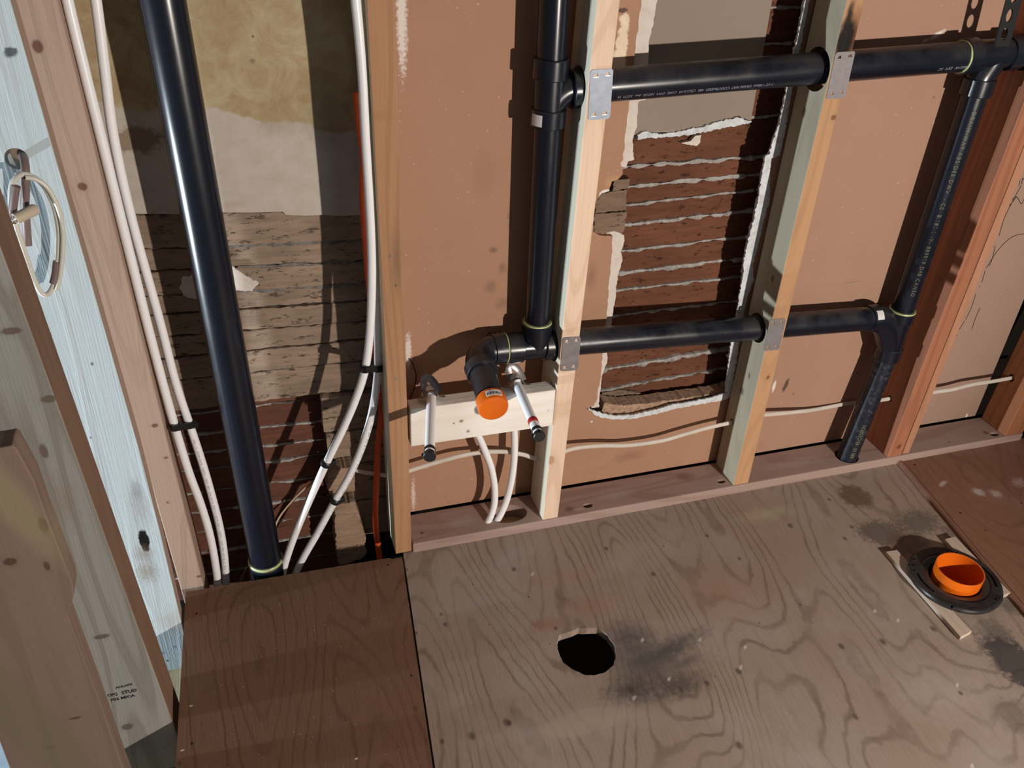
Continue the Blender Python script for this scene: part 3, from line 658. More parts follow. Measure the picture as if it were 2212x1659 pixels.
# rough blocks at the lower right of the left bay
M_RUB = lath_mat('rubble_wood', alb(160, 128, 102), 15.0, 0.5)
for i, (pts, y0, y1, lab) in enumerate([
        ([(704, 1040), (716, 1015), (765, 1008), (768, 1060), (712, 1068)], 0.092, 0.13, 'orange brown lath stub beside the slanting white tubing'),
        ([(722, 1092), (765, 1085), (775, 1110), (790, 1165), (788, 1178), (726, 1188)], 0.085, 0.13, 'crumbly plaster lump above the lowest wood block left of the post'),
        ([(728, 1188), (786, 1178), (794, 1195), (780, 1208), (732, 1222)], 0.080, 0.13, 'lowest rough wood block left of the post')]):
    mb = MB(); prism(mb, ragged([P2(*p, y0) for p in pts], 0.004, 0.0035, 110+i, 110), y0, y1)
    o = mb.build('rough_block', M_RUB, bevel=0.0015); tag(o, lab, 'block')

# ================================================================== FRAMING
def member(name, label, cat, y0, y1, L, R_, z0, z1, mat, parts=None, bevel=0.0018, group=None, holes=(), side=None, xmax=9.0):
    """upright member; L and R_ are pairs of photo points on the front left / right edge (plane y0)"""
    def xline(pair):
        a = at(*pair[0], y=y0); b = at(*pair[1], y=y0)
        return lambda z: a.x+(b.x-a.x)*(z-a.z)/(b.z-a.z)
    fl_, fr = xline(L), xline(R_)
    n = 10; mb = MB(); vs_ = []
    for i in range(n+1):
        z = z0+(z1-z0)*i/n
        vs_ += [(fl_(z), y0, z), (min(fr(z), xmax), y0, z), (min(fr(z), xmax), y1, z), (fl_(z), y1, z)]
    fs = [(3, 2, 1, 0), tuple(n*4+k for k in range(4))]
    for i in range(n):
        for k in range(4):
            a = i*4+k; b = i*4+(k+1) % 4; fs.append((a, b, b+4, a+4))
    mb.add(vs_, fs); o = mb.build(name, mat, bevel=bevel)
    if side:
        o.data.materials.append(side[1])
        for p in o.data.polygons:
            if p.normal.x*side[0] > 0.75: p.material_index = 1
    if holes: cut(o, holes)
    return tag(o, label, cat, group)
def kn(px, py, rx, rz, y=0.0, c=None):
    p = at(px, py, y=y); return ((p.x, p.z), (rx, rz)) + ((c,) if c else ())
HOLEX = lambda y, z, r, x0, x1: lathe(MB(), (x0, y, z), (1, 0, 0), [(0, r), (x1-x0, r)], 32)
ZT = 1.75
BLK = (0.006, 0.005, 0.005, 1)
# stud behind which the white tubing runs
sd1 = lumber('stud_side_pale', alb(200, 184, 158), 'z', 21.0, contrast=0.2, bumpy=0.2)
sd3 = lumber('stud_side_grey', alb(158, 142, 116), 'z', 23.0, contrast=0.25, knots=[((0.05, at(1750, 245, y=0.04).z), (0.006, 0.012)), ((0.030, at(1640, 600, y=0.04).z), (0.005, 0.010)), ((0.05, at(1600, 850, y=0.04).z), (0.009, 0.012)), ((0.035, at(1610, 810, y=0.04).z), (0.004, 0.009))], kplane='yz')
sdb = lumber('stud_side_brown', alb(122, 90, 68), 'z', 25.0, contrast=0.3)
m1 = lumber('stud_wood_orange', alb(172, 124, 86), 'z', 1.1, knots=[kn(842, 553, .0035, .0035, c=(0.2, .15, .12, 1)), kn(855, 818, .0035, .0035, c=(0.25, .2, .15, 1)), kn(855, 617, .002, .003)], contrast=0.38,
    extra=[('xz', (at(856, 560, y=0).x, at(856, 560, y=0).z), (0.012, 0.09), (0.12, 0.07, 0.06, 1), 0.45, dict(soft=0.9, rag=0.2)), ('xz', (at(820, 230, y=0).x, at(820, 250, y=0).z), (0.03, 0.012), (0.36, 0.17, 0.06, 1), 0.5, dict(soft=0.9, rag=0.2)),
           ('xz', (at(875, 1000, y=0).x, at(875, 1000, y=0).z), (0.02, 0.16), (0.5, 0.32, 0.2, 1), 0.3, dict(soft=0.9, rag=0.3))])
member('wall_stud', 'orange pine stud between the white tubing and the drain tee', 'wood stud', 0.0, 0.089, ((791, 0), (854, 1181)), ((852, 0), (889, 1174)), 0.003, ZT, m1, side=(-1, sd1))
hU = lambda x: 0.992+(x-0.437)*0.042
hL = lambda x: 0.468-(x-0.428)*0.0455
m2 = lumber('stud_wood_pine', alb(222, 184, 152), 'z', 2.9, ring=1.3, contrast=0.42, ringcol=alb(188, 140, 104), knots=[kn(1190, 994, .010, .014, c=alb(180, 130, 95))])
member('wall_stud', 'pale new pine stud right of the drain tee', 'wood stud', 0.0, 0.089, ((1290, 0), (1172, 1123)), ((1340, 0), (1205, 1119)), 0.0250, ZT, m2,
       side=(-1, sd1), holes=[HOLEX(0.045, hU(0.38), 0.036, 0.30, 0.46), HOLEX(0.045, 0.4705, 0.036, 0.30, 0.46)])
p3 = at(1840, 55, y=0)
m3 = lumber('stud_wood_amber', alb(180, 132, 92), 'z', 5.2, contrast=0.3, knots=[kn(1801, 254, .007, .006), kn(1659, 815, .005, .006)], extra=[
    ('xz', (at(1835, 90, y=0).x, at(1835, 90, y=0).z), (0.034, 0.075), (0.16, 0.055, 0.018, 1), 0.95, dict(soft=0.8, rag=0.1)),
    ('xz', (at(1826, 88, y=0).x, at(1826, 88, y=0).z), (0.024, 0.048), (0.008, 0.005, 0.004, 1), 1.0, dict(soft=0.45, rag=0.10)),
    ('xz', (at(1832, 45, y=0).x, at(1832, 45, y=0).z), (0.009, 0.045), (0.012, 0.007, 0.005, 1), 0.95, dict(soft=0.6, rag=0.12))])
member('wall_stud', 'amber stud with a scorched patch above the metal plate', 'wood stud', 0.0, 0.089, ((1830, 0), (1584, 1048)), ((1868, 0), (1616, 1045)), 0.0250, ZT, m3,
       side=(-1, sd3), holes=[HOLEX(0.042, hU(0.87)-0.002, 0.040, 0.78, 0.97), HOLEX(0.045, hL(0.87), 0.034, 0.78, 0.97), HOLEX(0.060, at(1583, 912, y=0.06).z+0.002, 0.008, 0.80, 0.95)])
m4 = lumber('stud_wood_fir', alb(158, 98, 68), 'z', 7.7, contrast=0.4, ringcol=alb(110, 62, 42), rough=0.6, knots=[kn(1942, 965, .007, .009)])
member('wall_stud', 'reddish fir stud right of the slanting drain pipe', 'wood stud', 0.0, 0.0965, ((2205, 240), (1916, 991)), ((2242, 240), (1945, 988)), 0.0250, ZT, m4,
       holes=[HOLEX(0.045, hU(1.33), 0.036, 1.24, 1.45), HOLEX(0.060, at(1925, 861, y=0.06).z+0.001, 0.008, 1.25, 1.42)])
m4b = lumber('stud_wood_fir_light', alb(172, 118, 88), 'z', 9.1, contrast=0.3, rough=0.6, extra=[('xz', (at(2003, 780, y=0).x, at(2003, 800, y=0).z), (0.003, 0.16), (0.75, 0.7, 0.68, 1), 0.9, dict(soft=0.4, rag=0.12))])
member('nailer_strip', 'lighter strip nailed along the right of the reddish stud', 'wood strip', 0.004, 0.0965, ((2243, 240), (1946, 988)), ((2263, 240), (1961, 985)), 0.0250, ZT, m4b, bevel=0.001,
       holes=[HOLEX(0.045, hU(1.37), 0.036, 1.30, 1.46), HOLEX(0.060, at(2015, 848, y=0.06).z, 0.008, 1.30, 1.46)])
m5 = lumber('stud_wood_brown', alb(150, 92, 58), 'z', 3.7, contrast=0.4, ringcol=alb(104, 58, 36))
member('wall_stud', 'brown stud at the far right edge of the wall', 'wood stud', 0.0, 0.089, ((2292, 700), (2169, 946)), ((2345, 700), (2206, 941)), 0.0250, ZT, m5, holes=[HOLEX(0.060, at(2200, 814, y=0.06).z, 0.011, 1.62, 1.80)])
# corner post (front face) with thin neighbour, whitish board, stamped stud, near board
mp = lumber('post_wood', alb(166, 134, 112), 'z', 6.3, contrast=0.25, knots=[kn(78, 106, .008, .011, c=(0.10, .03, .012, 1)), kn(176, 411, .008, .008, c=(0.11, .035, .015, 1)), kn(334, 930, .007, .005, c=(0.12, .05, .03, 1)), kn(358, 1000, .005, .003, c=(0.15, .07, .04, 1)), kn(430, 1257, .006, .004, c=(0.13, .06, .04, 1)), kn(362, 1097, .003, .003)], knots_dummy=None) if False else \
     lumber('post_wood', alb(166, 134, 112), 'z', 6.3, contrast=0.25, knots=[kn(78, 106, .008, .011, c=(0.10, .03, .012, 1)), kn(176, 411, .008, .008, c=(0.11, .035, .015, 1)), kn(334, 930, .007, .005, c=(0.12, .05, .03, 1)), kn(358, 1000, .005, .003, c=(0.15, .07, .04, 1)), kn(430, 1257, .006, .004, c=(0.13, .06, .04, 1)), kn(362, 1097, .003, .003)])
member('corner_post', 'pinkish corner post with dark knots beside the left pair of tubes', 'wood post', 0.016, 0.089, ((30, 0), (392, 1278)), ((125, 0), (442, 1270)), -0.33, ZT, mp)
mps = lumber('edge_board_wood', alb(168, 136, 114), 'z', 2.2, contrast=0.2)  # the board's edge keeps its tone without the cool lamplight
hz = at(36, 343, y=-0.075)
def wk(px, py, rx, rz, c, st, **k):
    p = at(px, py, y=-0.075); d = dict(soft=0.8, rag=0.3); d.update(k); return ('xz', (p.x, p.z), (rx, rz), c, st, d)
mw = lumber('cool_lit_board_wood', alb(190, 194, 190), 'z', 8.8, ring=0.8, contrast=0.16, bumpy=0.55, ringcol=alb(168, 160, 146), tintnoise=0.03, extra=[  # cool lamplight on the front face is painted into this pale base
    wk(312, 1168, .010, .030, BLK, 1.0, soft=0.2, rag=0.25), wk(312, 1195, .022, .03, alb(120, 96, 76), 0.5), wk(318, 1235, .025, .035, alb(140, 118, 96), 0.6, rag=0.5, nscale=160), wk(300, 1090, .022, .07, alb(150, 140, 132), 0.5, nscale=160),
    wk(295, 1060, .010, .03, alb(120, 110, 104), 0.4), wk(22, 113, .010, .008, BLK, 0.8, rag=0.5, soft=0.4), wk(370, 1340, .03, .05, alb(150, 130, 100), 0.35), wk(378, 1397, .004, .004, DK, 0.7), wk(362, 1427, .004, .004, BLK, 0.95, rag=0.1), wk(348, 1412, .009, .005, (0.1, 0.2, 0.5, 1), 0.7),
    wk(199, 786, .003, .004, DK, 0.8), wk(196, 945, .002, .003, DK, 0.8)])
hc = lathe(MB(), (hz.x, -0.12, hz.z), (0, 1, 0), [(0, 0.015), (0.12, 0.015)], 24)
member('wide_board', 'wide board with cool lamplight painted into its colour and a black knot hole left of the corner post', 'wood board', -0.075, -0.037, ((-190, 0), (205, 1278)), ((22.5, 0), (388.5, 1278)), -0.135, ZT, mw, xmax=-0.4385, bevel=0.001, holes=[hc], side=(1, mps))
mg = lumber('grey_stud_wood', alb(150, 142, 130), 'z', 4.9, ring=0.9, contrast=0.45, bumpy=0.6, ringcol=alb(104, 84, 66), knots=[kn(105, 862, .012, .007, -0.305), kn(220, 1375, .014, .006, -0.305), kn(275, 1570, .012, .01, -0.305), kn(25, 715, .014, .006, -0.305), kn(95, 975, .006, .014, -0.305)],
    extra=[('xz', (at(140, 1080, y=-0.305).x, at(140, 1080, y=-0.305).z), (0.02, 0.07), (0.22, 0.16, 0.12, 1), 0.45, dict(soft=0.9, rag=0.3)), ('yz', (-0.055, 0.2), (0.05, 3.0), alb(146, 100, 72), 0.0, {})])
gs = member('wall_stud', 'rough grey stud with a black ink stamp in front of the whitish board', 'wood stud', -0.305, -0.222, ((-190, 700), (180, 1540)), ((62, 700), (366, 1540)), -0.135, 1.4, mg, bevel=0.002, side=(1, sdb))
# ink stamp
M_STAMP = plain('stamp_ink', (0.02, 0.02, 0.03, 1), 0.8, 0.1)
def flat_text(name, body, size, px, py, y, mat, parent, dx=1.0, tilt=0.0, mirror=False, weight=0.0):
    vs_, fs = text_mesh(body, size, 1.0, size*0.035); p = at(px, py, y=y); c, s_ = math.cos(tilt), math.sin(tilt)
    out = [(p.x+(v.x*dx*c-v.y*s_), y-0.0004, p.z+(v.x*dx*s_+v.y*c)) for v in vs_]
    mb = MB(); mb.add(out, fs); return mb.build(name, mat, parent)
flat_text('ink_stamp', 'CIFQ', 0.0088, 232, 1503, -0.305, M_STAMP, gs, 0.80, 0.0)
flat_text('ink_stamp', 'STUD', 0.0106, 263, 1497, -0.305, M_STAMP, gs, 0.90, 0.0)
flat_text('ink_stamp', '702 MICA', 0.0090, 238, 1513, -0.305, M_STAMP, gs, 1.05, 0.0)
flat_text('ink_stamp', 'ANLAFSI', 0.0070, 250, 1486, -0.305, M_STAMP, gs, 1.0, 0.05)
# near board at the lower left
mc = lumber('near_board_wood', alb(128, 102, 86), 'z', 12.1, ring=0.6, contrast=0.28, knots=[kn(22, 1213, .010, .008, -0.42), kn(93, 1135, .006, .016, -0.42), kn(101, 1222, .004, .010, -0.42), kn(163, 1551, .010, .003, -0.42), kn(110, 1614, .008, .003, -0.42)],
    extra=[('xz', (at(60, 1560, y=-.42).x, at(60, 1560, y=-.42).z), (0.05, 0.30), alb(116, 98, 72), 0.75, dict(rot=0.25, soft=0.35, rag=0.06)), ('xz', (at(20, 1080, y=-.42).x, at(20, 1080, y=-.42).z), (0.03, 0.16), alb(150, 134, 96), 0.5, dict(rot=0.3, soft=0.6, rag=0.1))])  # first patch paints the olive shade on the board into its colour
cp = [P2(a, b, -0.42) for a, b in [(-150, 985), (0, 968), (26, 963), (34, 968), (73, 1038), (98, 1110), (157, 1262), (160, 1284), (154, 1307), (146, 1329), (210, 1499), (265, 1655), (306, 1770), (84, 1830), (-8, 1585)]]
mb = MB(); prism(mb, cp, -0.42, -0.382); o = mb.build('short_board', mc, bevel=0.0015); tag(o, 'short pinkish brown board with a notched edge, nearest at lower left', 'wood board')

# bottom plate of the wall
pcol = alb(158, 128, 112)
def pk(px, py, rx, ry, c, st, **k):
    p = at(px, py, z=0.0245); d = dict(soft=0.7, rag=0.3); d.update(k); return ('xy', (p.x, p.y), (rx, ry), c, st, d)
mpl = lumber('plate_wood', pcol, 'x', 2.5, contrast=0.35, ringcol=alb(120, 84, 66), rough=0.6, extra=[
    pk(912, 1151, .005, .005, DK, 0.8), pk(1000, 1125, .05, .02, alb(176, 158, 150), 0.5), pk(1480, 1030, .03, .02, alb(110, 76, 56), 0.6), pk(1230, 1100, .014, .010, DK, 0.5), pk(1250, 1100, .016, .006, alb(190, 160, 130), 0.6), pk(1330, 1070, .06, .02, alb(170, 150, 142), 0.5),
    pk(1720, 1000, .1, .02, alb(172, 150, 146), 0.45), pk(2050, 955, .006, .004, DK, 0.7), pk(2130, 935, .01, .012, DK, 0.7)])
mb = MB()
mb.add([(0.0475, -0.002, -0.010), (1.76, -0.002, -0.010), (1.76, 0.0955, -0.010), (0.0475, 0.0955, -0.010), (0.0475, -0.002, 0.0245), (1.76, -0.002, 0.0245), (1.76, 0.0955, 0.0245), (0.0475, 0.0955, 0.0245)], [(3,2,1,0),(4,5,6,7),(0,1,5,4),(1,2,6,5),(2,3,7,6),(3,0,4,7)])
pl = mb.build('bottom_plate', mpl, bevel=0.003)
VZ = lambda px, py, r, sx=1.0: (lambda p: zprism(MB(), [(p.x+math.cos(a*math.pi/16)*r*sx, p.y+math.sin(a*math.pi/16)*r) for a in range(32)], -0.06, 0.06))(at(px, py, z=0.0245))
cut(pl, [VZ(1098, 1110, 0.030, 1.5), zprism(MB(), [(1.208+math.cos(a*math.pi/16)*0.0305, 0.034+math.sin(a*math.pi/16)*0.0300) for a in range(32)], -0.06, 0.06), VZ(1270, 1092, 0.008, 1.5), VZ(1558, 1040, 0.007, 1.6), VZ(2148, 938, 0.009, 1.5)])
tag(pl, 'long bottom plate on the floor carrying the studs', 'wall plate')
# plate piece visible inside the large hole
mhole = lumber('hole_block_wood', alb(196, 148, 104), 'x', 1.9, contrast=0.5)
o = MB().box(0.2125, 0.33, 0.028, 0.093, -0.035, -0.0115).build('wood_block', mhole, bevel=0.001); tag(o, 'light wood visible inside the big plate hole under the two tubes', 'block')
# blocking
mbl = lumber('blocking_wood', alb(232, 214, 194), 'x', 3.3, contrast=0.2, ringcol=alb(200, 170, 140), knots=[kn(996, 909, .005, .004, c=(0.25, .17, .12, 1)), kn(1011, 931, .004, .004, c=(0.3, .22, .15, 1)), kn(980, 914, .002, .002, c=DK), kn(1184, 886, .0015, .0015, c=DK)])
o = MB().box(0.0485, 0.3565, -0.001, 0.037, 0.2945, 0.3865).build('blocking', mbl, bevel=0.0025); tag(o, 'new pale blocking board between the first two studs', 'wood block')
BLKO = o

# ================================================================== NAIL PLATES
M_STEEL = plain('galvanised_steel', (0.25, 0.275, 0.32, 1), 0.58, 0.4, 0.55, bump=0.1, bscale=60, mott=0.45, mcol=(0.36, 0.40, 0.48, 1), mscale=55)
M_STEELD = plain('dull_steel', (0.24, 0.22, 0.225, 1), 0.55, 0.4, 0.4, mott=0.3, mscale=60)
M_EMB = plain('slot_shadow', alb(196, 130, 84), 0.6, 0.3)
M_TOOTH = plain('bright_tooth', (0.8, 0.82, 0.85, 1), 0.25, 0.5, 0.9)
def nail_plate(quad, label, mat, slotw=0.0085):
    """quad: TL, TR, BR, BL photo points on the stud face"""
    y = -0.0012
    c = [at(*q, y=y) for q in quad]
    def pt(u, v): return c[0].lerp(c[1], u).lerp(c[3].lerp(c[2], u), v)
    ux = (c[1]-c[0]).normalized(); W_ = (c[1]-c[0]).length; H_ = (c[3]-c[0]).length
    vz = (c[3]-c[0]).normalized()
    o0 = c[0]
    def P(u, v, yy): q = o0+ux*u+vz*v; return (q.x, yy, q.z)
    r = 0.005; out = []
    for (cx, cy, a0) in ((W_-r, r, -90), (W_-r, H_-r, 0), (r, H_-r, 90), (r, r, 180)):
        for k in range(5):
            a = math.radians(a0+k*22.5); out.append((cx+math.cos(a)*r, cy+math.sin(a)*r))
    n = len(out); mb = MB()
    vs_ = [P(u, v, -0.0016) for u, v in out]+[P(u, v, -0.0001) for u, v in out]
    mb.add(vs_, [tuple(range(n)), tuple(range(2*n-1, n-1, -1))]+[(i, i+n, (i+1) % n+n, (i+1) % n) for i in range(n)])
    cx = (c[0]+c[2])/2
    o = mb.build('nail_plate', mat)
    cutters = []; teeth = []
    for (u, v) in ((0.24, 0.11), (0.76, 0.095), (0.24, 0.885), (0.74, 0.87)):
        uc, vc = u*W_, v*H_; hw = slotw/2; hh = 0.0028
        poly = [(uc-hw, vc+hh), (uc-hw*0.8, vc-hh*0.3), (uc-hw*0.2, vc-hh), (uc+hw*0.6, vc-hh), (uc+hw, vc+hh)]
        q = [(P(a, b, 0)[0], P(a, b, 0)[2]) for a, b in poly]
        cutters.append(prism(MB(), q, -0.004, 0.0006))
        teeth.append((uc, vc, hw, hh))
    cut(o, cutters)
    tag(o, label, 'nail plate', 'steel nail plates on the studs')
    for (uc, vc, hw, hh) in teeth:
        mbt = MB()
        a = P(uc-hw, vc+hh-0.0004, -0.0022); b = P(uc+hw, vc+hh-0.0004, -0.0022); a2 = P(uc-hw, vc+hh+0.0008, -0.0022); b2 = P(uc+hw, vc+hh+0.0008, -0.0022)
        a3 = P(uc-hw, vc+hh-0.0004, -0.0010); b3 = P(uc+hw, vc+hh-0.0004, -0.0010); a4 = P(uc-hw, vc+hh+0.0008, -0.0010); b4 = P(uc+hw, vc+hh+0.0008, -0.0010)
        mbt.box8([a, b, b3, a3, a2, b2, b4, a4])
        mbt.build('punched_tooth', M_TOOTH, o)
    return o
nail_plate([(1276, 151), (1325, 148), (1318, 256), (1270, 260)], 'bright steel nail plate on the pale stud over the upper pipe', M_STEEL)
nail_plate([(1216, 729), (1255, 727), (1247, 799), (1210, 802)], 'dull steel nail plate on the pale stud over the lower pipe', M_STEELD)
nail_plate([(1806, 113), (1848, 110), (1826, 212), (1784, 215)], 'steel nail plate below the scorched patch on the amber stud', M_STEELD)
nail_plate([(1663, 690), (1698, 688), (1685, 755), (1649, 758)], 'steel nail plate low on the amber stud over the lower pipe', M_STEELD)

# ================================================================== DRAIN PIPES
t = NT('black_abs', 0.26, 0.5)
dust = t.ramp(t.noise(t.pos, 14, 4, 0.6), [(0.35, 0.0), (0.75, 1.0)])
seph = t.n.new('ShaderNodeSeparateXYZ'); t.l.new(t.nrm, seph.inputs[0])
topf = t.math('MULTIPLY', t.math('MULTIPLY', t.math('MAXIMUM', seph.outputs[2], 0.0), 1.0), dust)
t.l.new(t.ramp(t.math('ADD', topf, t.math('MULTIPLY', dust, 0.15)), [(0.0, 0.24), (1.0, 0.6)]), t.b.inputs['Roughness'])
ABSC = (0.006, 0.0075, 0.014, 1)
M_ABS = t.done(t.mix(t.math('MULTIPLY', topf, 0.75), ABSC, (0.075, 0.068, 0.066, 1)))
t = NT('scuffed_abs', 0.4, 0.45)
spk = t.ramp(t.noise(t.mapping(t.pos, (1, 1, 0.8)), 130, 3, 0.7), [(0.52, 0.0), (0.60, 1.0)])
M_ABSS = t.done(t.mix(t.math('MULTIPLY', t.math('MULTIPLY', spk, t.ramp(t.noise(t.pos, 35, 2), [(0.4, 0.1), (0.65, 1.0)])), 0.35), ABSC, (0.13, 0.13, 0.15, 1)))
M_GLUE = plain('yellow_glue', (0.42, 0.46, 0.22, 1), 0.3, 0.6)
M_ORANGE = plain('orange_plastic', (0.66, 0.125, 0.006, 1), 0.32, 0.5, sss=0.05)
M_LABEL = plain('white_sticker', (0.72, 0.70, 0.70, 1), 0.5, 0.3)
M_INKB = plain('black_print', (0.01, 0.01, 0.01, 1), 0.6, 0.2)
M_PRINT = plain('yellowish_print', (0.15, 0.155, 0.09, 1), 0.6, 0.2)
M_PRINTW = plain('grey_print', (0.26, 0.26, 0.31, 1), 0.6, 0.2)
def pipe(name, pts, r, parent, mat=None, seg=40, label=None):
    o = sweep(MB(), pts, r, seg).build(name, mat or M_ABS, parent, smooth=True)
    if label: o['label'] = label
    return o
def ring(name, c, d, r0, r1, h, mat, parent, seg=36):
    c = Vector(c); d = Vector(d).normalized()
    return lathe(MB(), c-d*h/2, d, [(0, r0), (0, r1-h*0.15), (h*0.2, r1), (h*0.8, r1), (h, r1-h*0.15), (h, r0)], seg, closed=True).build(name, mat, parent, smooth=True)
def hub(mb, c, d, r, L, br=0.0016, seg=40):
    c = Vector(c); d = Vector(d).normalized()
    lathe(mb, c-d*L/2, d, [(0, r-br), (br, r), (L-br, r), (L, r-br)], seg)
def branch(mb, a, b, ra, rb, seg=36): lathe(mb, a, Vector(b)-Vector(a), [(0, ra), ((Vector(b)-Vector(a)).length, rb)], seg)
def fitting(name, parent, f, mat=None):
    mb = MB(); f(mb); return mb.build(name, mat or M_ABS, parent, smooth=True)

# --- the stack in the left bay
SX = lambda z: -0.2655-(z-0.02)*0.0235
SR = 0.0335; SY = 0.050
st = thing('soil_stack', 'fat glossy black stack pipe in the left bay', 'pipe', (-0.262, SY, -0.20))
pipe('pipe', [(SX(z), SY, z) for z in (0.0, 0.4, 0.8, 1.3, ZT)], SR, st, seg=56)
zc = 0.012
fitting('coupling', st, lambda mb: (hub(mb, (SX(-0.05), SY, -0.055), (0, 0, 1), SR+0.0055, 0.12),))
ring('glue_ring', (SX(zc), SY, zc-0.004), (0, 0, 1), SR-0.002, SR+0.0035, 0.007, M_GLUE, st)

# --- the connected drain assembly
VX, PY = 0.3155, 0.045; VR = 0.0250; UR = 0.0290; LR = 0.0280
dr = thing('drain_assembly', 'connected black drain pipes running through the studs with an orange cap', 'pipe', (VX, PY, 0.43))
VXz = lambda z: 0.3215-(z-0.533)*0.019
zU = hU(VX); zLt = 0.4705
zt0 = at(1190, 150, y=PY).z; zt1 = at(1185, 250, y=PY).z
pipe('pipe', [(VXz(z), PY, z) for z in (zt0-0.01, 1.3, ZT)], VR, dr)
pipe('pipe', [(VXz(z), PY, z) for z in (0.50, 0.7, zt1+0.0)], VR, dr)
def tee_top(mb):
    hub(mb, (VXz(zt0), PY, at(1190, 147, y=PY).z), (0, 0, 1), 0.0315, 0.034)
    hub(mb, (VXz(zt1), PY, at(1185, 253, y=PY).z), (0, 0, 1), 0.0315, 0.031)
    branch(mb, (VXz(zt0), PY, zt0), (VXz(zt1), PY, zt1), 0.0268, 0.0268)
    zb = hU(VX)
    sweep(mb, catmull([(VX, PY, zb-0.030), (VX+0.014, PY, zb-0.012), (VX+0.030, PY, zb-0.002), (VX+0.048, PY, zb)], 6), [0.024]*19, 32)
    hub(mb, (VX+0.047, PY, zb), (1, 0, 0.042), 0.0335, 0.024)
tt = fitting('tee_fitting', dr, tee_top)
ring('glue_ring', (VXz(zt0), PY, at(1190, 130, y=PY).z), (0, 0, 1), VR-0.002, VR+0.003, 0.0025, M_GLUE, dr)
# sticker on lower hub
def curved_label(name, c, d, r, a0, a1, L, parent, mat=M_LABEL):
    c = Vector(c); d = Vector(d).normalized(); u = Vector((0, -1, 0)); u = (u-d*u.dot(d)).normalized(); s_ = d.cross(u)
    vs_ = []; n = 8
    for i in range(n+1):
        a = math.radians(a0+(a1-a0)*i/n)
        for t_ in (-L/2, L/2):
            for rr_ in (r+0.0002, r+0.0007): vs_.append(c+d*t_+(u*math.cos(a)+s_*math.sin(a))*rr_)
    fs = []
    for i in range(n):
        a = i*4; fs += [(a, a+4, a+6, a+2), (a+1, a+3, a+7, a+5), (a, a+1, a+5, a+4), (a+2, a+6, a+7, a+3)]
    fs += [(0, 2, 3, 1), (n*4, n*4+1, n*4+3, n*4+2)]
    return MB().add(vs_, fs).build(name, mat, parent, smooth=False)
curved_label('sticker', (VXz(zt1), PY, at(1185, 253, y=PY).z), (0, 0, 1), 0.0315, -78, -38, 0.020, tt)
# upper horizontal runs
UXR = 1.180
pipe('pipe', [(x, PY, hU(x)) for x in (VX+0.05, 0.6, 0.9, UXR)], UR, dr, label='upper horizontal pipe')
XT = 1.243; zT = hU(XT)
def tee_right(mb):
    branch(mb, (UXR, PY, hU(UXR)), (1.32, PY, hU(1.32)), 0.0295, 0.0295)
    hub(mb, (1.192, PY, hU(1.192)), (1, 0, 0.042), 0.0345, 0.030); hub(mb, (1.300, PY, hU(1.30)), (1, 0, 0.042), 0.0345, 0.030)
    sweep(mb, catmull([(XT+0.018, PY, zT), (XT+0.010, PY, zT-0.022), (XT, PY, zT-0.045), (XT, PY, zT-0.06)], 6), [0.028]*19, 32)
    hub(mb, (XT, PY, zT-0.062), (0, 0, 1), 0.0325, 0.034)
fitting('tee_fitting', dr, tee_right)
ring('glue_ring', (UXR-0.004, PY, hU(UXR)), (1, 0, 0.042), UR-0.002, UR+0.0025, 0.003, M_GLUE, dr)
pipe('pipe', [(x, PY, hU(x)) for x in (1.31, 1.5, 1.8)], UR, dr)
# right vertical
wz = at(1945, 672, y=PY).z; wz2 = at(1920, 757, y=PY).z; RX = 1.2425; RR = 0.0262
pipe('pipe', [(RX, PY, wz-0.01), (RX, PY, 0.7), (RX, PY, zT-0.06)], RR, dr, label='printed vertical pipe on the right')
pipe('pipe', [(1.195, 0.028, -0.10), (1.208, 0.033, 0.02), (RX-0.001, PY, wz2)], 0.0257, dr, M_ABSS, label='scuffed pipe entering the floor plate')
def wye(mb):
    hub(mb, (RX, PY, wz-0.012), (0, 0, 1), 0.0315, 0.026); hub(mb, (RX-0.001, PY, wz2-0.004), (0, 0, 1), 0.0315, 0.034)
    branch(mb, (RX, PY, wz-0.01), (RX, PY, wz2), 0.0275, 0.0275)
    xe = 1.160; ze = hL(xe)
    path = catmull([(xe-0.012, PY, ze), (xe+0.012, PY, ze-0.0005), (xe+0.034, PY, ze-0.012), (xe+0.055, PY, ze-0.038), (xe+0.068, PY, ze-0.066), (xe+0.078, PY, ze-0.088)], 8)
    n = len(path); sweep(mb, path, [0.0315 if i < n*0.55 else 0.0315-0.0045*(i-n*0.55)/(n*0.45) for i in range(n)], 40)
we = fitting('wye_fitting', dr, wye)
ring('glue_ring', (RX, PY, wz+0.003), (0, 0, 1), RR-0.002, 0.0310, 0.004, M_GLUE, dr)
curved_label('sticker', (1.160, PY, hL(1.160)), (1, 0, -0.04), 0.0315, -62, -22, 0.018, we)
# lower horizontal
pipe('pipe', [(x, PY, hL(x)) for x in (0.34, 0.7, 1.0, 1.155)], LR, dr, label='lower horizontal pipe')
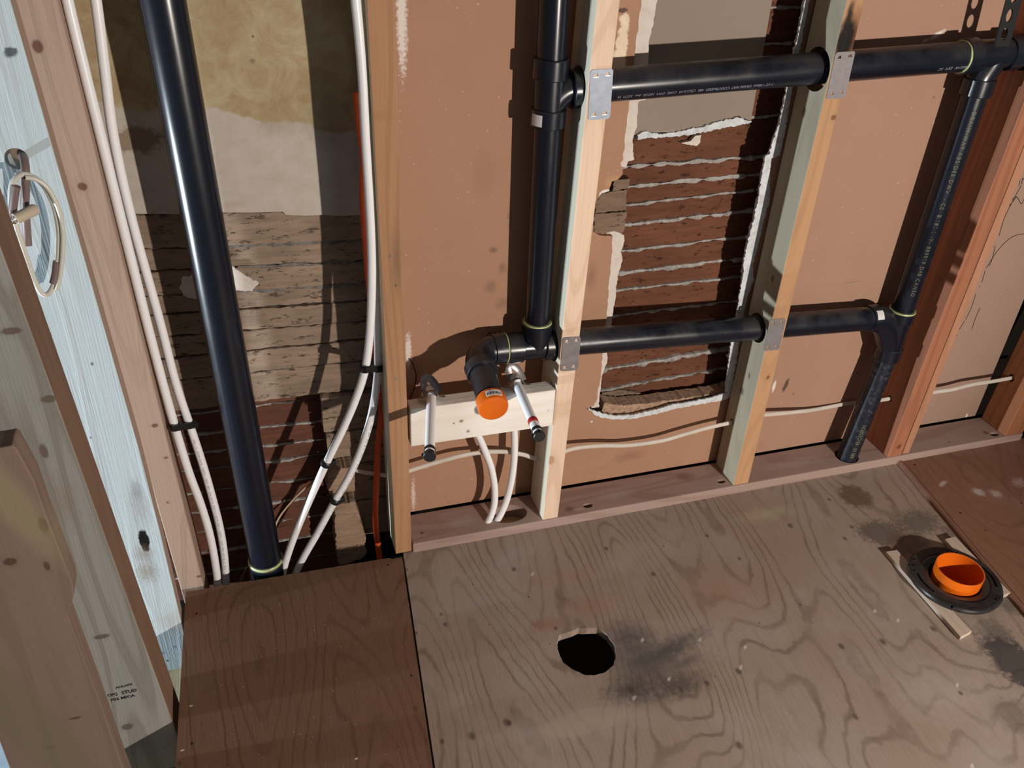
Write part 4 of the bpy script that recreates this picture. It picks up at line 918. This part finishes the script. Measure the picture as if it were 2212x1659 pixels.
# lower left tee, elbow, stub and orange cap
def tee_low(mb):
    hub(mb, (0.3215, PY, 0.507), (0, 0, 1), 0.0315, 0.040)
    branch(mb, (0.3215, PY, 0.50), (0.3215, PY, 0.466), 0.0275, 0.0275)
    lathe(mb, (0.268, PY, 0.4735), (1, 0, -0.045), [(0, 0.027), (0.075, 0.027)], 36)
    hub(mb, (0.274, PY, 0.4730), (1, 0, -0.045), 0.0320, 0.034); hub(mb, (0.347, PY, 0.4705), (1, 0, -0.045), 0.0320, 0.020)
fitting('tee_fitting', dr, tee_low)
ring('glue_ring', (0.3215, PY, 0.529), (0, 0, 1), VR-0.002, 0.0300, 0.0035, M_GLUE, dr)
ring('glue_ring', (0.2555, PY, 0.4742), (1, 0, -0.045), 0.028, 0.0322, 0.0025, M_GLUE, dr)
E0 = Vector((0.256, PY, 0.4740))
CAPC = Vector((0.182, -0.126, 0.452))
def elbow(mb):
    path = catmull([E0, (0.236, PY, 0.4745), (0.212, 0.040, 0.4735), (0.196, 0.022, 0.470), (0.190, -0.004, 0.4665), (0.1885, -0.022, 0.4645)], 8)
    sweep(mb, path, 0.0285, 40)
    hub(mb, (0.243, PY, 0.4743), (1, 0, 0), 0.0318, 0.026); hub(mb, (0.1895, -0.012, 0.466), (0.006, 1, 0.09), 0.0318, 0.026)
fitting('elbow_fitting', dr, elbow)
pipe('pipe', [(0.1895, -0.010, 0.466), CAPC+Vector((0.002, 0.035, 0.003))], 0.0262, dr, label='short stub pipe towards the viewer')
cd = (CAPC-Vector((0.1895, -0.010, 0.466))).normalized()
cp_ = lathe(MB(), CAPC-cd*0.028, cd, [(0, 0.0265), (0, 0.0285), (0.002, 0.0292), (0.024, 0.0292), (0.0272, 0.0278), (0.028, 0.0255), (0.0276, 0.0)], 48).build('test_cap', M_ORANGE, dr, smooth=True)
cp_['label'] = 'orange plastic end cap'
curved_label('sticker', CAPC-cd*0.017, cd, 0.0292, 0, 0.01, 0.001, cp_) if False else None
def label_on(c, d, r, facing, L, span, parent):
    d = Vector(d).normalized(); u = Vector(facing); u = (u-d*u.dot(d)).normalized(); s_ = d.cross(u); vs_ = []; n = 8
    for i in range(n+1):
        a = math.radians(-span/2+span*i/n)
        for t_ in (-L/2, L/2):
            for rr_ in (r+0.0001, r+0.0006): vs_.append(Vector(c)+d*t_+(u*math.cos(a)+s_*math.sin(a))*rr_)
    fs = []
    for i in range(n):
        a = i*4; fs += [(a, a+4, a+6, a+2), (a+1, a+3, a+7, a+5), (a, a+1, a+5, a+4), (a+2, a+6, a+7, a+3)]
    fs += [(0, 2, 3, 1), (n*4, n*4+1, n*4+3, n*4+2)]
    lab = MB().add(vs_, fs).build('sticker', M_LABEL, parent)
    mb = MB()
    for k in range(9):                                       # bar-code strokes
        a = math.radians(-span*0.40+span*0.8*k/8.5+(0.8 if k % 3 else 0)); wdt = math.radians(1.6 if k % 2 else 2.8)
        q = []
        for aa in (a, a+wdt):
            for t_ in (-L*0.12, L*0.34): q.append(Vector(c)+d*t_+(u*math.cos(aa)+s_*math.sin(aa))*(r+0.0010))
        mb.add(q, [(0, 1, 3, 2)])
    mb.build('barcode', M_INKB, lab)
label_on(CAPC-cd*0.014, cd, 0.0292, (0.05, 0, 1), 0.015, 62, cp_)
# print on the pipes
text_on_pipe('pipe_print', '1-1/2" / 40mm  DRAIN-WAY  COEXTRUDED  ABS  CELLULAR  CORE  DWV  NSF/50  dwv  ASTM  F6', 0.0090, (0.742, PY, hU(0.742)), (-1, 0, -0.042), (0, -1, -0.62), UR, M_PRINTW, dr, stretch=0.80)
text_on_pipe('pipe_print', '40/DW  ZEV  SC', 0.0090, (1.176, PY, hU(1.176)), (-1, 0, -0.042), (0, -1, -0.50), UR, M_PRINTW, dr, stretch=1.1)
mb = MB(); 
text_on_pipe('pipe_print', 'mm DRAIN-WAY ABS/DEE/DWV  - CE  B.181.1 -V- 880919 D4B CANSO', 0.0130, (RX, PY, 0.945), (0, 0, -1), (-0.42, -1, 0), RR, M_PRINT, dr, stretch=0.86, space=1.32)
text_on_pipe('pipe_print', '1 1/2 /40m', 0.0140, (1.2315, 0.0425, 0.245), (RX-1.2095, PY-0.0335, wz2-0.035), (-0.30, -1, 0), 0.0257, M_PRINTW, dr, stretch=0.85)
text_on_pipe('pipe_print', '880 50 . 4B CANSON', 0.0140, (1.2095, 0.0335, 0.035), (RX-1.2095, PY-0.0335, wz2-0.035), (-0.30, -1, 0), 0.0257, M_PRINT, dr, stretch=0.80)

# ================================================================== WHITE TUBING
M_PEX = plain('white_pex', (0.88, 0.88, 0.90, 1), 0.32, 0.5, sss=0.08)
M_PEXP = plain('tube_print', (0.20, 0.20, 0.22, 1), 0.7, 0.2)
M_BLK = plain('black_plastic', (0.012, 0.012, 0.013, 1), 0.4, 0.5)
M_COP = plain('dull_strap_metal', (0.40, 0.37, 0.36, 1), 0.32, 0.5, 0.7, mott=0.5, mscale=70)
M_REDT = plain('red_tape', (0.45, 0.02, 0.02, 1), 0.5, 0.4)
PR = 0.0079
def tube(name, label, pts, cat='tube', r=PR, mat=None, group=None, n=8, extra=None, parts=True):
    P = catmull(pts, n)
    root = thing(name, label, cat, tuple(min(P, key=lambda p: p.z)), group)
    sweep(MB(), P, r, 20).build('tubing', mat or M_PEX, root, smooth=True)
    return root, P
def print_dashes(root, P, i0, i1, r, side, mat=M_PEXP, seed=1, size=0.0052):
    """line of tiny lettering following the tube"""
    rr_ = random.Random(seed); mb = MB(); letters = 'PEX 12 ASTM F876 100PSI 180F NSF CSA B137 '
    acc = 0.0; k = 0; nextd = 0.0
    glyph = {}
    for i in range(i0, i1):
        a, b = P[i], P[i+1]; d = (b-a); L = d.length; d.normalize()
        u = Vector(side); u = (u-d*u.dot(d)).normalized(); t0 = u.cross(d)
        while nextd < acc+L:
            ch = letters[k % len(letters)]; k += 1
            if ch != ' ':
                if ch not in glyph: glyph[ch] = text_mesh(ch, size)
                vs_, fs = glyph[ch]; o_ = a+d*(nextd-acc)
                mb.add([o_+d*v.x+(u*math.cos(v.y/r)+t0*math.sin(v.y/r))*(r+0.0003) for v in vs_], fs)
            nextd += size*0.78
        acc += L
    return mb.build('tube_print', mat, root)
def pp(lst, y): return [at(a, b, y=(c[0] if c else y)) for a, b, *c in lst]
A_, PA = tube('water_tube', 'white tube against the corner post, left one of its pair', pp([(119, -130), (146, 0), (182, 150), (219, 300), (268, 500), (318, 700), (352, 829), (382, 936), (408, 1020), (434, 1090), (452, 1150), (464, 1210), (470, 1260), (472, 1330), (470, 1420)], 0.040), n=6)
B_, PB = tube('water_tube', 'white tube right of its twin, between corner post and black stack', pp([(182, -130), (207, 0), (226, 150), (246, 300), (286, 480), (344, 690), (380, 829), (414, 930), (440, 1010), (460, 1080), (475, 1140), (484, 1195), (488, 1250), (489, 1330), (487, 1420)], 0.062), n=6)
print_dashes(B_, PB, 43, 76, PR, (-0.1, -1, 0.2), seed=2)
C_, PC = tube('water_tube', 'white tube in front, curving down from beside the orange stud', pp([(752, -130, .014), (768, 0, .014), (782, 150, .014), (790, 300, .014), (799, 450, .014), (803, 560, .015), (802, 660, .016), (797, 740, .018), (787, 805, .020), (766, 868, .026), (742, 924, .030), (710, 990, .034), (679, 1057, .036), (644, 1137, .036), (621, 1200, .036), (608, 1250, .036), (596, 1320, .036), (590, 1400, .036)], 0.03), n=6)
D_, PD = tube('water_tube', 'white tube behind, squeezed along the orange stud then sweeping left', pp([(776, -130), (790, 0), (797, 150), (803, 300), (809, 450), (814, 560), (816, 660), (817, 740), (816, 805), (805, 885), (784, 959), (756, 1025), (724, 1081), (686, 1151), (655, 1205), (636, 1245), (618, 1300), (610, 1380)], 0.050), n=6)
print_dashes(D_, PD, 36, 78, PR, (0.45, -1, 0.1), seed=5)
E_, PE = tube('stub_out_tube', 'left stub-out tube poking out over the blocking with a black cap', pp([(1012, 905, .055), (1035, 945, .058), (1048, 975, .058), (1061, 1010, .056), (1068, 1050, .052), (1068, 1085, .044), (1061, 1112, .034), (1052, 1132, .028), (1040, 1165, .026)], 0.05), n=6)
F_, PF = tube('stub_out_tube', 'right stub-out tube with a red band and black cap', pp([(1108, 890, .058), (1111, 935, .060), (1111, 985, .058), (1106, 1030, .054), (1096, 1075, .048), (1083, 1108, .038), (1068, 1134, .030), (1050, 1165, .026)], 0.05), n=6)
def stub(root, a, b, top, red=False):
    a = Vector(a); b = Vector(b); d = (b-a).normalized()
    # hidden riser behind the blocking and the bend over its top
    sweep(MB(), catmull([top, (a.x, 0.058, 0.36), (a.x, 0.050, 0.395), (a.x, 0.030, 0.404), a+Vector((0, 0, 0.004))], 6), PR, 20).build('riser', M_PEX, root, smooth=True)
    r = 0.0096
    o = lathe(MB(), a, d, [(0, r), ((b-a).length, r)], 28).build('stub_sleeve', M_PEX, root, smooth=True)
    ring('crimp_band', b-d*0.016, d, r-0.002, r+0.0012, 0.010, M_BLK, root)
    lathe(MB(), b-d*0.004, d, [(0, r+0.0018), (0.001, r+0.0022), (0.008, r+0.0022), (0.0095, r+0.0010)], 28).build('end_cap', M_BLK, root, smooth=True)
    ear = Vector((1, 0, 0.1)).cross(d).normalized()
    MB().box8([tuple(b-d*0.003+Vector(q)) for q in ((-0.0145, 0, -0.002), (-0.010, 0, -0.002), (-0.010, 0.003, -0.002), (-0.0145, 0.003, -0.002), (-0.0145, 0, 0.003), (-0.010, 0, 0.003), (-0.010, 0.003, 0.003), (-0.0145, 0.003, 0.003))]).build('cap_tab', M_BLK, root)
    if red: ring('red_band', b-d*0.045, d, r-0.002, r+0.0007, 0.020, M_REDT, root)
    # strap bracket holding the bend
    mb = MB(); sweep(mb, catmull([(a.x-0.026, a.y+0.004, a.z-0.004), (a.x-0.015, a.y-0.002, a.z+0.001), (a.x-0.008, a.y, a.z+0.011), (a.x, a.y, a.z+0.0145), (a.x+0.008, a.y, a.z+0.011), (a.x+0.015, a.y-0.002, a.z+0.001), (a.x+0.026, a.y+0.002, a.z-0.003)], 5), 0.0035, 8, (2.2, 0.35))
    sweep(mb, catmull([(a.x-0.004, a.y+0.02, a.z-0.006), (a.x-0.010, a.y+0.026, a.z+0.020), (a.x+0.000, a.y+0.030, a.z+0.026), (a.x+0.012, a.y+0.024, a.z+0.014), (a.x+0.018, a.y+0.012, a.z-0.002)], 5), 0.004, 8, (2.0, 0.4))
    mb.build('strap_bracket', M_COP, root, smooth=True)
stub(E_, (0.097, 0.022, 0.396), (0.0495, -0.169, 0.400), PE[0])
stub(F_, (0.279, 0.026, 0.396), (0.2635, -0.160, 0.400), PF[0], red=True)

# clips
def clip2(label, c1, c2, y_extra=0.0, arm=None):
    c1 = Vector(c1); c2 = Vector(c2); mid = (c1+c2)/2; d = (c2-c1).normalized()
    t = thing('tube_clip', label, 'clip', tuple(mid+Vector((0, 0, -0.006))))
    for c in (c1, c2):
        ring('clip_loop', c, (0, 0.05, 1), PR-0.0005, PR+0.0040, 0.014, M_BLK, t, 24)
    up = Vector((0, 0, 0.0070)); back = Vector((0, -0.004, 0))
    a = c1-d*0.014; b = c2+d*0.012; n = d.cross(Vector((0, 0, 1))).normalized(); 
    if n.y > 0: n = -n
    o1 = n*0.0085; o2 = n*0.012
    MB().box8([a+o2-up, b+o2-up, b+o1-up, a+o1-up, a+o2+up, b+o2+up, b+o1+up, a+o1+up]).build('clip_bar', M_BLK, t, bevel=0.0008)
    return t
def clip1(label, P, c, d):
    c = Vector(c); t = thing('tube_clip', label, 'clip', tuple(c))
    ring('clip_loop', c, d, PR-0.0005, PR+0.0040, 0.012, M_BLK, t, 24)
    MB().box(c.x+0.008, c.x+0.020, c.y-0.004, c.y+0.006, c.z-0.006, c.z+0.004).build('clip_tab', M_BLK, t, bevel=0.001)
    return t
def near(P, q): return min(P, key=lambda p: (p-q).length)
def tdir(P, q): i = min(range(1, len(P)-1), key=lambda i: (P[i]-q).length); return (P[i+1]-P[i-1]).normalized()
clip2('double black clip holding the left pair of tubes', near(PA, at(381, 925, y=.04)), near(PB, at(409, 916, y=.062)))
clip2('double black clip holding both tubes at the orange stud', near(PC, at(789, 792, y=.02)), near(PD, at(816, 790, y=.05)))
q = near(PC, at(709, 1000, y=.034)); clip1('single black clip on the front sweeping tube', PC, q, tdir(PC, q))
q = near(PD, at(726, 1080, y=.05)); clip1('single black clip on the rear sweeping tube', PD, q, tdir(PD, q))

# ================================================================== CABLES
M_CABW = plain('white_cable', (0.60, 0.54, 0.47, 1), 0.5, 0.4, mott=0.3)
M_CABO = plain('orange_cable', (0.62, 0.085, 0.02, 1), 0.4, 0.4)
M_CABT = plain('tan_wire', (0.30, 0.17, 0.10, 1), 0.5, 0.4)
def cable(name, label, lists, mat, r, ell, seg=12, upv=(0, 0, 1)):
    allp = [p for l in lists for p in l]; root = thing(name, label, 'cable', tuple(min(allp, key=lambda p: p.z)))
    for l in lists: sweep(MB(), catmull(l, 6), r, seg, ell, upv=upv).build('cable_run', mat, root, smooth=True)
    return root
main = pp([(752, 1008, .118), (775, 1018, .112), (812, 1024, .085), (850, 1027, .060), (900, 1012, .060), (950, 997, .060), (1000, 984, .060), (1045, 977, .066), (1090, 976, .070), (1130, 982, .066), (1158, 990, .060), (1195, 985, .06), (1240, 969, .06), (1300, 963, .06), (1360, 962, .062), (1430, 952, .062), (1480, 938, .062), (1530, 924, .062), (1583, 912, .060),
           (1630, 899, .06), (1700, 892, .07), (1760, 885, .085), (1830, 872, .092), (1880, 868, .080), (1925, 861, .060), (1970, 858, .06), (2015, 848, .06), (2060, 841, .06), (2100, 831, .06), (2150, 823, .06), (2200, 814, .06), (2260, 806, .06)], .06)
cable('electrical_cable', 'white flat cable threaded low through the studs', [main], M_CABW, 0.0050, (0.45, 1.0))
M_STAP = M_CABW
oc = pp([(770, 200), (778, 280), (786, 340), (784, 420), (790, 520), (800, 640), (812, 760), (824, 850), (824, 900), (818, 950), (815, 1000), (813, 1050), (811, 1100), (812, 1140), (817, 1180), (822, 1225), (826, 1280)], 0.072)
oo = cable('orange_cable', 'flat orange cable hanging along the left side of the orange stud', [oc], M_CABO, 0.0068, (1.0, 0.45), upv=(0, 1, 0))
cable('thin_wire', 'thin tan wire arching behind the black stack', [pp([(760, 1005, .118), (720, 1018, .122), (690, 1030, .130), (660, 1055, .15), (625, 1090, .15), (600, 1125, .14), (585, 1170, .12), (560, 1200, .10), (535, 1225, .10), (520, 1255, .10), (508, 1290, .10)], .12)], M_CABT, 0.0022, (1, 1), 8)

# loop of cable hanging from the whitish board
M_COIL = plain('cream_cable', (0.62, 0.60, 0.52, 1), 0.35, 0.5)
M_SLV = plain('brown_sleeve', (0.20, 0.14, 0.13, 1), 0.45, 0.4, mott=0.4, mscale=40)
M_CONN = plain('beige_connector', (0.50, 0.42, 0.32, 1), 0.5, 0.3)
coil = thing('cable_coil', 'coiled cream cable with brown sleeves hanging from the hole in the whitish board', 'cable', tuple(at(95, 637, y=-.108)))
lp = pp([(27, 470, -0.118), (23, 430, -0.118), (27, 396, -0.118), (46, 377, -0.116), (68, 381, -0.114), (92, 398, -0.112), (110, 428, -0.110), (120, 455, -0.108), (127, 497, -0.106), (126, 545, -0.104), (121, 590, -0.104), (114, 620, -0.106), (102, 636, -0.108), (88, 632, -0.110), (75, 608, -0.112), (63, 575, -0.114), (50, 535, -0.116), (38, 500, -0.116), (31, 470, -0.114)], -.03)
sweep(MB(), catmull(lp, 6), 0.0038, 12).build('cable_run', M_COIL, coil, smooth=True)
lp2 = [p+Vector((0.0050, -0.004, -0.003)) for p in lp[3:12]]
sweep(MB(), catmull(lp2, 6), 0.0034, 12).build('cable_run', M_COIL, coil, smooth=True)
sweep(MB(), catmull(pp([(46, 330, -0.048), (52, 345, -0.090), (55, 372, -0.108), (55, 410, -0.108), (54, 448, -0.106), (58, 500, -0.104), (60, 530, -0.106)], 0), 6), 0.0057, 16).build('sleeve', M_SLV, coil, smooth=True)
sweep(MB(), catmull(pp([(35, 402, -0.124), (31, 425, -0.124), (27, 460, -0.122), (30, 480, -0.120)], 0), 6), 0.0055, 16).build('sleeve', M_SLV, coil, smooth=True)
sweep(MB(), catmull(pp([(123, 565, -0.105), (120, 592, -0.105), (115, 612, -0.107)], 0), 5), 0.0055, 16).build('sleeve', M_SLV, coil, smooth=True)
ca, cb = at(33, 473, y=-.138), at(80, 450, y=-.120)
lathe(MB(), ca, cb-ca, [(0.004, 0.0), (0.004, 0.0045), (0, 0.0062), (0, 0.0075), ((cb-ca).length*0.9, 0.0080), ((cb-ca).length, 0.006)], 20).build('connector', M_CONN, coil, smooth=True)
lathe(MB(), ca+(cb-ca)*0.03, (ca-cb), [(0, 0.002), (0.006, 0.002)], 10).build('pin', M_TOOTH, coil, smooth=True)

# ================================================================== HANGER STRAP
hs = thing('hanger_strap', 'black perforated strap holding the upper pipe at the top right', 'strap', tuple(at(2168, 90, y=0.01)))
mb = MB()
sx = lambda z: 1.205+(1.13-z)*0.10; y_ = lambda z: 0.010-(z-1.06)*0.05
zs = [1.052+0.034*i for i in range(12)]
W_ = 0.036
poly = [(sx(1.05), 1.05), (sx(1.05)+W_, 1.05), (sx(1.46)+W_, 1.46), (sx(1.46), 1.46)]
prism(mb, poly, 0.006, 0.010); so = mb.build('strap_band', M_BLK, hs)
cuts = []
for i, z in enumerate(zs[:11]):
    zc_ = z+0.020; cx = sx(zc_)+W_/2-0.002
    r1, r2 = 0.0075, 0.012
    cuts.append(prism(MB(), [(cx+0.10*-(0.0)+r1*math.cos(a*math.pi/8)+0.1*(-r2*math.sin(a*math.pi/8)), zc_+r2*math.sin(a*math.pi/8)) for a in range(16)], 0.0, 0.02))
cut(so, cuts)
sweep(MB(), [(1.246, PY+math.cos(a)*(UR+0.004), hU(1.246)+math.sin(a)*(UR+0.004)) for a in [math.radians(90+i*20) for i in range(19)]], 0.0022, 8, (4.0, 0.8)).build('strap_loop', M_BLK, hs, smooth=True) if False else None

# ================================================================== TOILET FLANGE
M_FLG = plain('dusty_black_abs', (0.016, 0.015, 0.016, 1), 0.28, 0.5, mott=0.5, mcol=(0.055, 0.050, 0.050, 1), mscale=30)
fx, fy = FLC; z0 = 0.0115
fg = thing('toilet_flange', 'round black toilet flange on the floor with an orange test cup', 'flange', (fx, fy, z0))
def polar(r, a): return (fx+r*math.cos(a), fy+r*math.sin(a))
mb = MB(); lathe(mb, (fx, fy, z0), (0, 0, 1), [(0, 0.060), (0, 0.0975), (0.006, 0.0985), (0.0100, 0.0965), (0.0115, 0.093), (0.0115, 0.074), (0.0090, 0.072), (0.0095, 0.067), (0.0060, 0.0555), (-0.030, 0.0530), (-0.060, 0.0530), (-0.060, 0.057), (-0.01, 0.0575)], 96, closed=True)
fo = mb.build('flange_ring', M_FLG, fg, smooth=True)
cuts = []
A0 = math.atan2(-0.4, -0.9)
def slotcut(a_s, a_e, r_i, r_o, n=10):
    pts = [polar(r_o, a_s+(a_e-a_s)*i/n) for i in range(n+1)]+[polar(r_i, a_e-(a_e-a_s)*i/n) for i in range(n+1)]
    return zprism(MB(), pts, z0+0.005, z0+0.05)
fa = lambda px, py: (lambda p: math.atan2(p.y-fy, p.x-fx))(at(px, py, z=z0+0.011))
aL = fa(1962, 1217); aR = fa(2166, 1286)
cuts.append(slotcut(aL-0.03, aL+0.03, 0.086, 0.105, 3)); cuts.append(slotcut(aR-0.03, aR+0.03, 0.086, 0.105, 3))
cuts.append(slotcut(aL+0.28, aL+1.0, 0.080, 0.0845)); cuts.append(slotcut(aR+0.28, aR+1.0, 0.080, 0.0845))
for (a_, b_) in [(1974, 1207), (1974, 1231), (2066, 1193), (2057, 1308), (2152, 1265), (2150, 1293)]:
    p = at(a_, b_, z=z0+0.0115); cuts.append(lathe(MB(), (p.x, p.y, z0+0.003), (0, 0, 1), [(0, 0.0030), (0.03, 0.0030)], 14))
cut(fo, cuts)
for p in fo.data.polygons: p.use_smooth = False
cupx, cupy = fx+0.006, fy+0.002
cup = lathe(MB(), (cupx, cupy, -0.030), (0, 0, 1), [(0.0, 0.0), (0.0, 0.0480), (0.004, 0.0500), (0.062, 0.0505), (0.074, 0.0505), (0.0745, 0.0500), (0.0740, 0.0480), (0.030, 0.0468), (0.006, 0.0455), (0.0045, 0.022), (0.0090, 0.020), (0.0090, 0.0)], 64, closed=False).build('test_cup', M_ORANGE, fg, smooth=True)
cup['label'] = 'open orange plastic test cup'
# shims
M_SHIM = lumber('shim_wood', alb(190, 164, 140), 'y', 4.1, contrast=0.2)
def shim(px_quad, label, h=0.0105):
    q = [at(a, b, z=0.0008) for a, b in px_quad]
    mb = MB(); zprism(mb, [(p.x, p.y) for p in q], 0.0006, h); o = mb.build('wooden_shim', M_SHIM, bevel=0.0008); return tag(o, label, 'shim', 'shims under the toilet flange')
shim([(1911, 1198), (1935, 1194), (2096, 1370), (2072, 1383)][::-1], 'long pale shim lying under the left side of the flange')
shim([(2038, 1171), (2060, 1165), (2180, 1287), (2150, 1297)][::-1], 'pale shim poking out behind the right side of the flange')

# ================================================================== SMALL LOOSE THINGS
M_RUST = plain('rusty_wire', (0.035, 0.022, 0.016, 1), 0.7, 0.3)
o = sweep(MB(), catmull(pp([(886, 775, .096), (893, 790, .092), (899, 812, .09), (896, 835, .085), (888, 855, .08), (887, 866, .075), (897, 873, .06), (912, 874, .045)], .09), 6), 0.0014, 8).build('rusty_wire', M_RUST, smooth=True)
tag(o, 'rusty thin wire dangling beside the orange stud above the blocking', 'wire')
o = sweep(MB(), catmull(pp([(1052, 724, .094), (1058, 719, .090), (1064, 724, .088), (1070, 717, .088), (1066, 727, .090), (1076, 722, .092), (1081, 716, .096)], .09), 6), 0.0012, 8).build('wire_twist', M_RUST, smooth=True)
tag(o, 'tiny dark twist of wire on the drywall above the elbow', 'wire')
o = sweep(MB(), catmull(pp([(1130, 838, .030), (1138, 843, .026), (1146, 838, .028), (1152, 843, .026), (1142, 846, .024)], .03), 6), 0.0016, 8).build('wire_twist', M_RUST, smooth=True)
tag(o, 'tiny dark twist of wire lying on top of the blocking', 'wire')
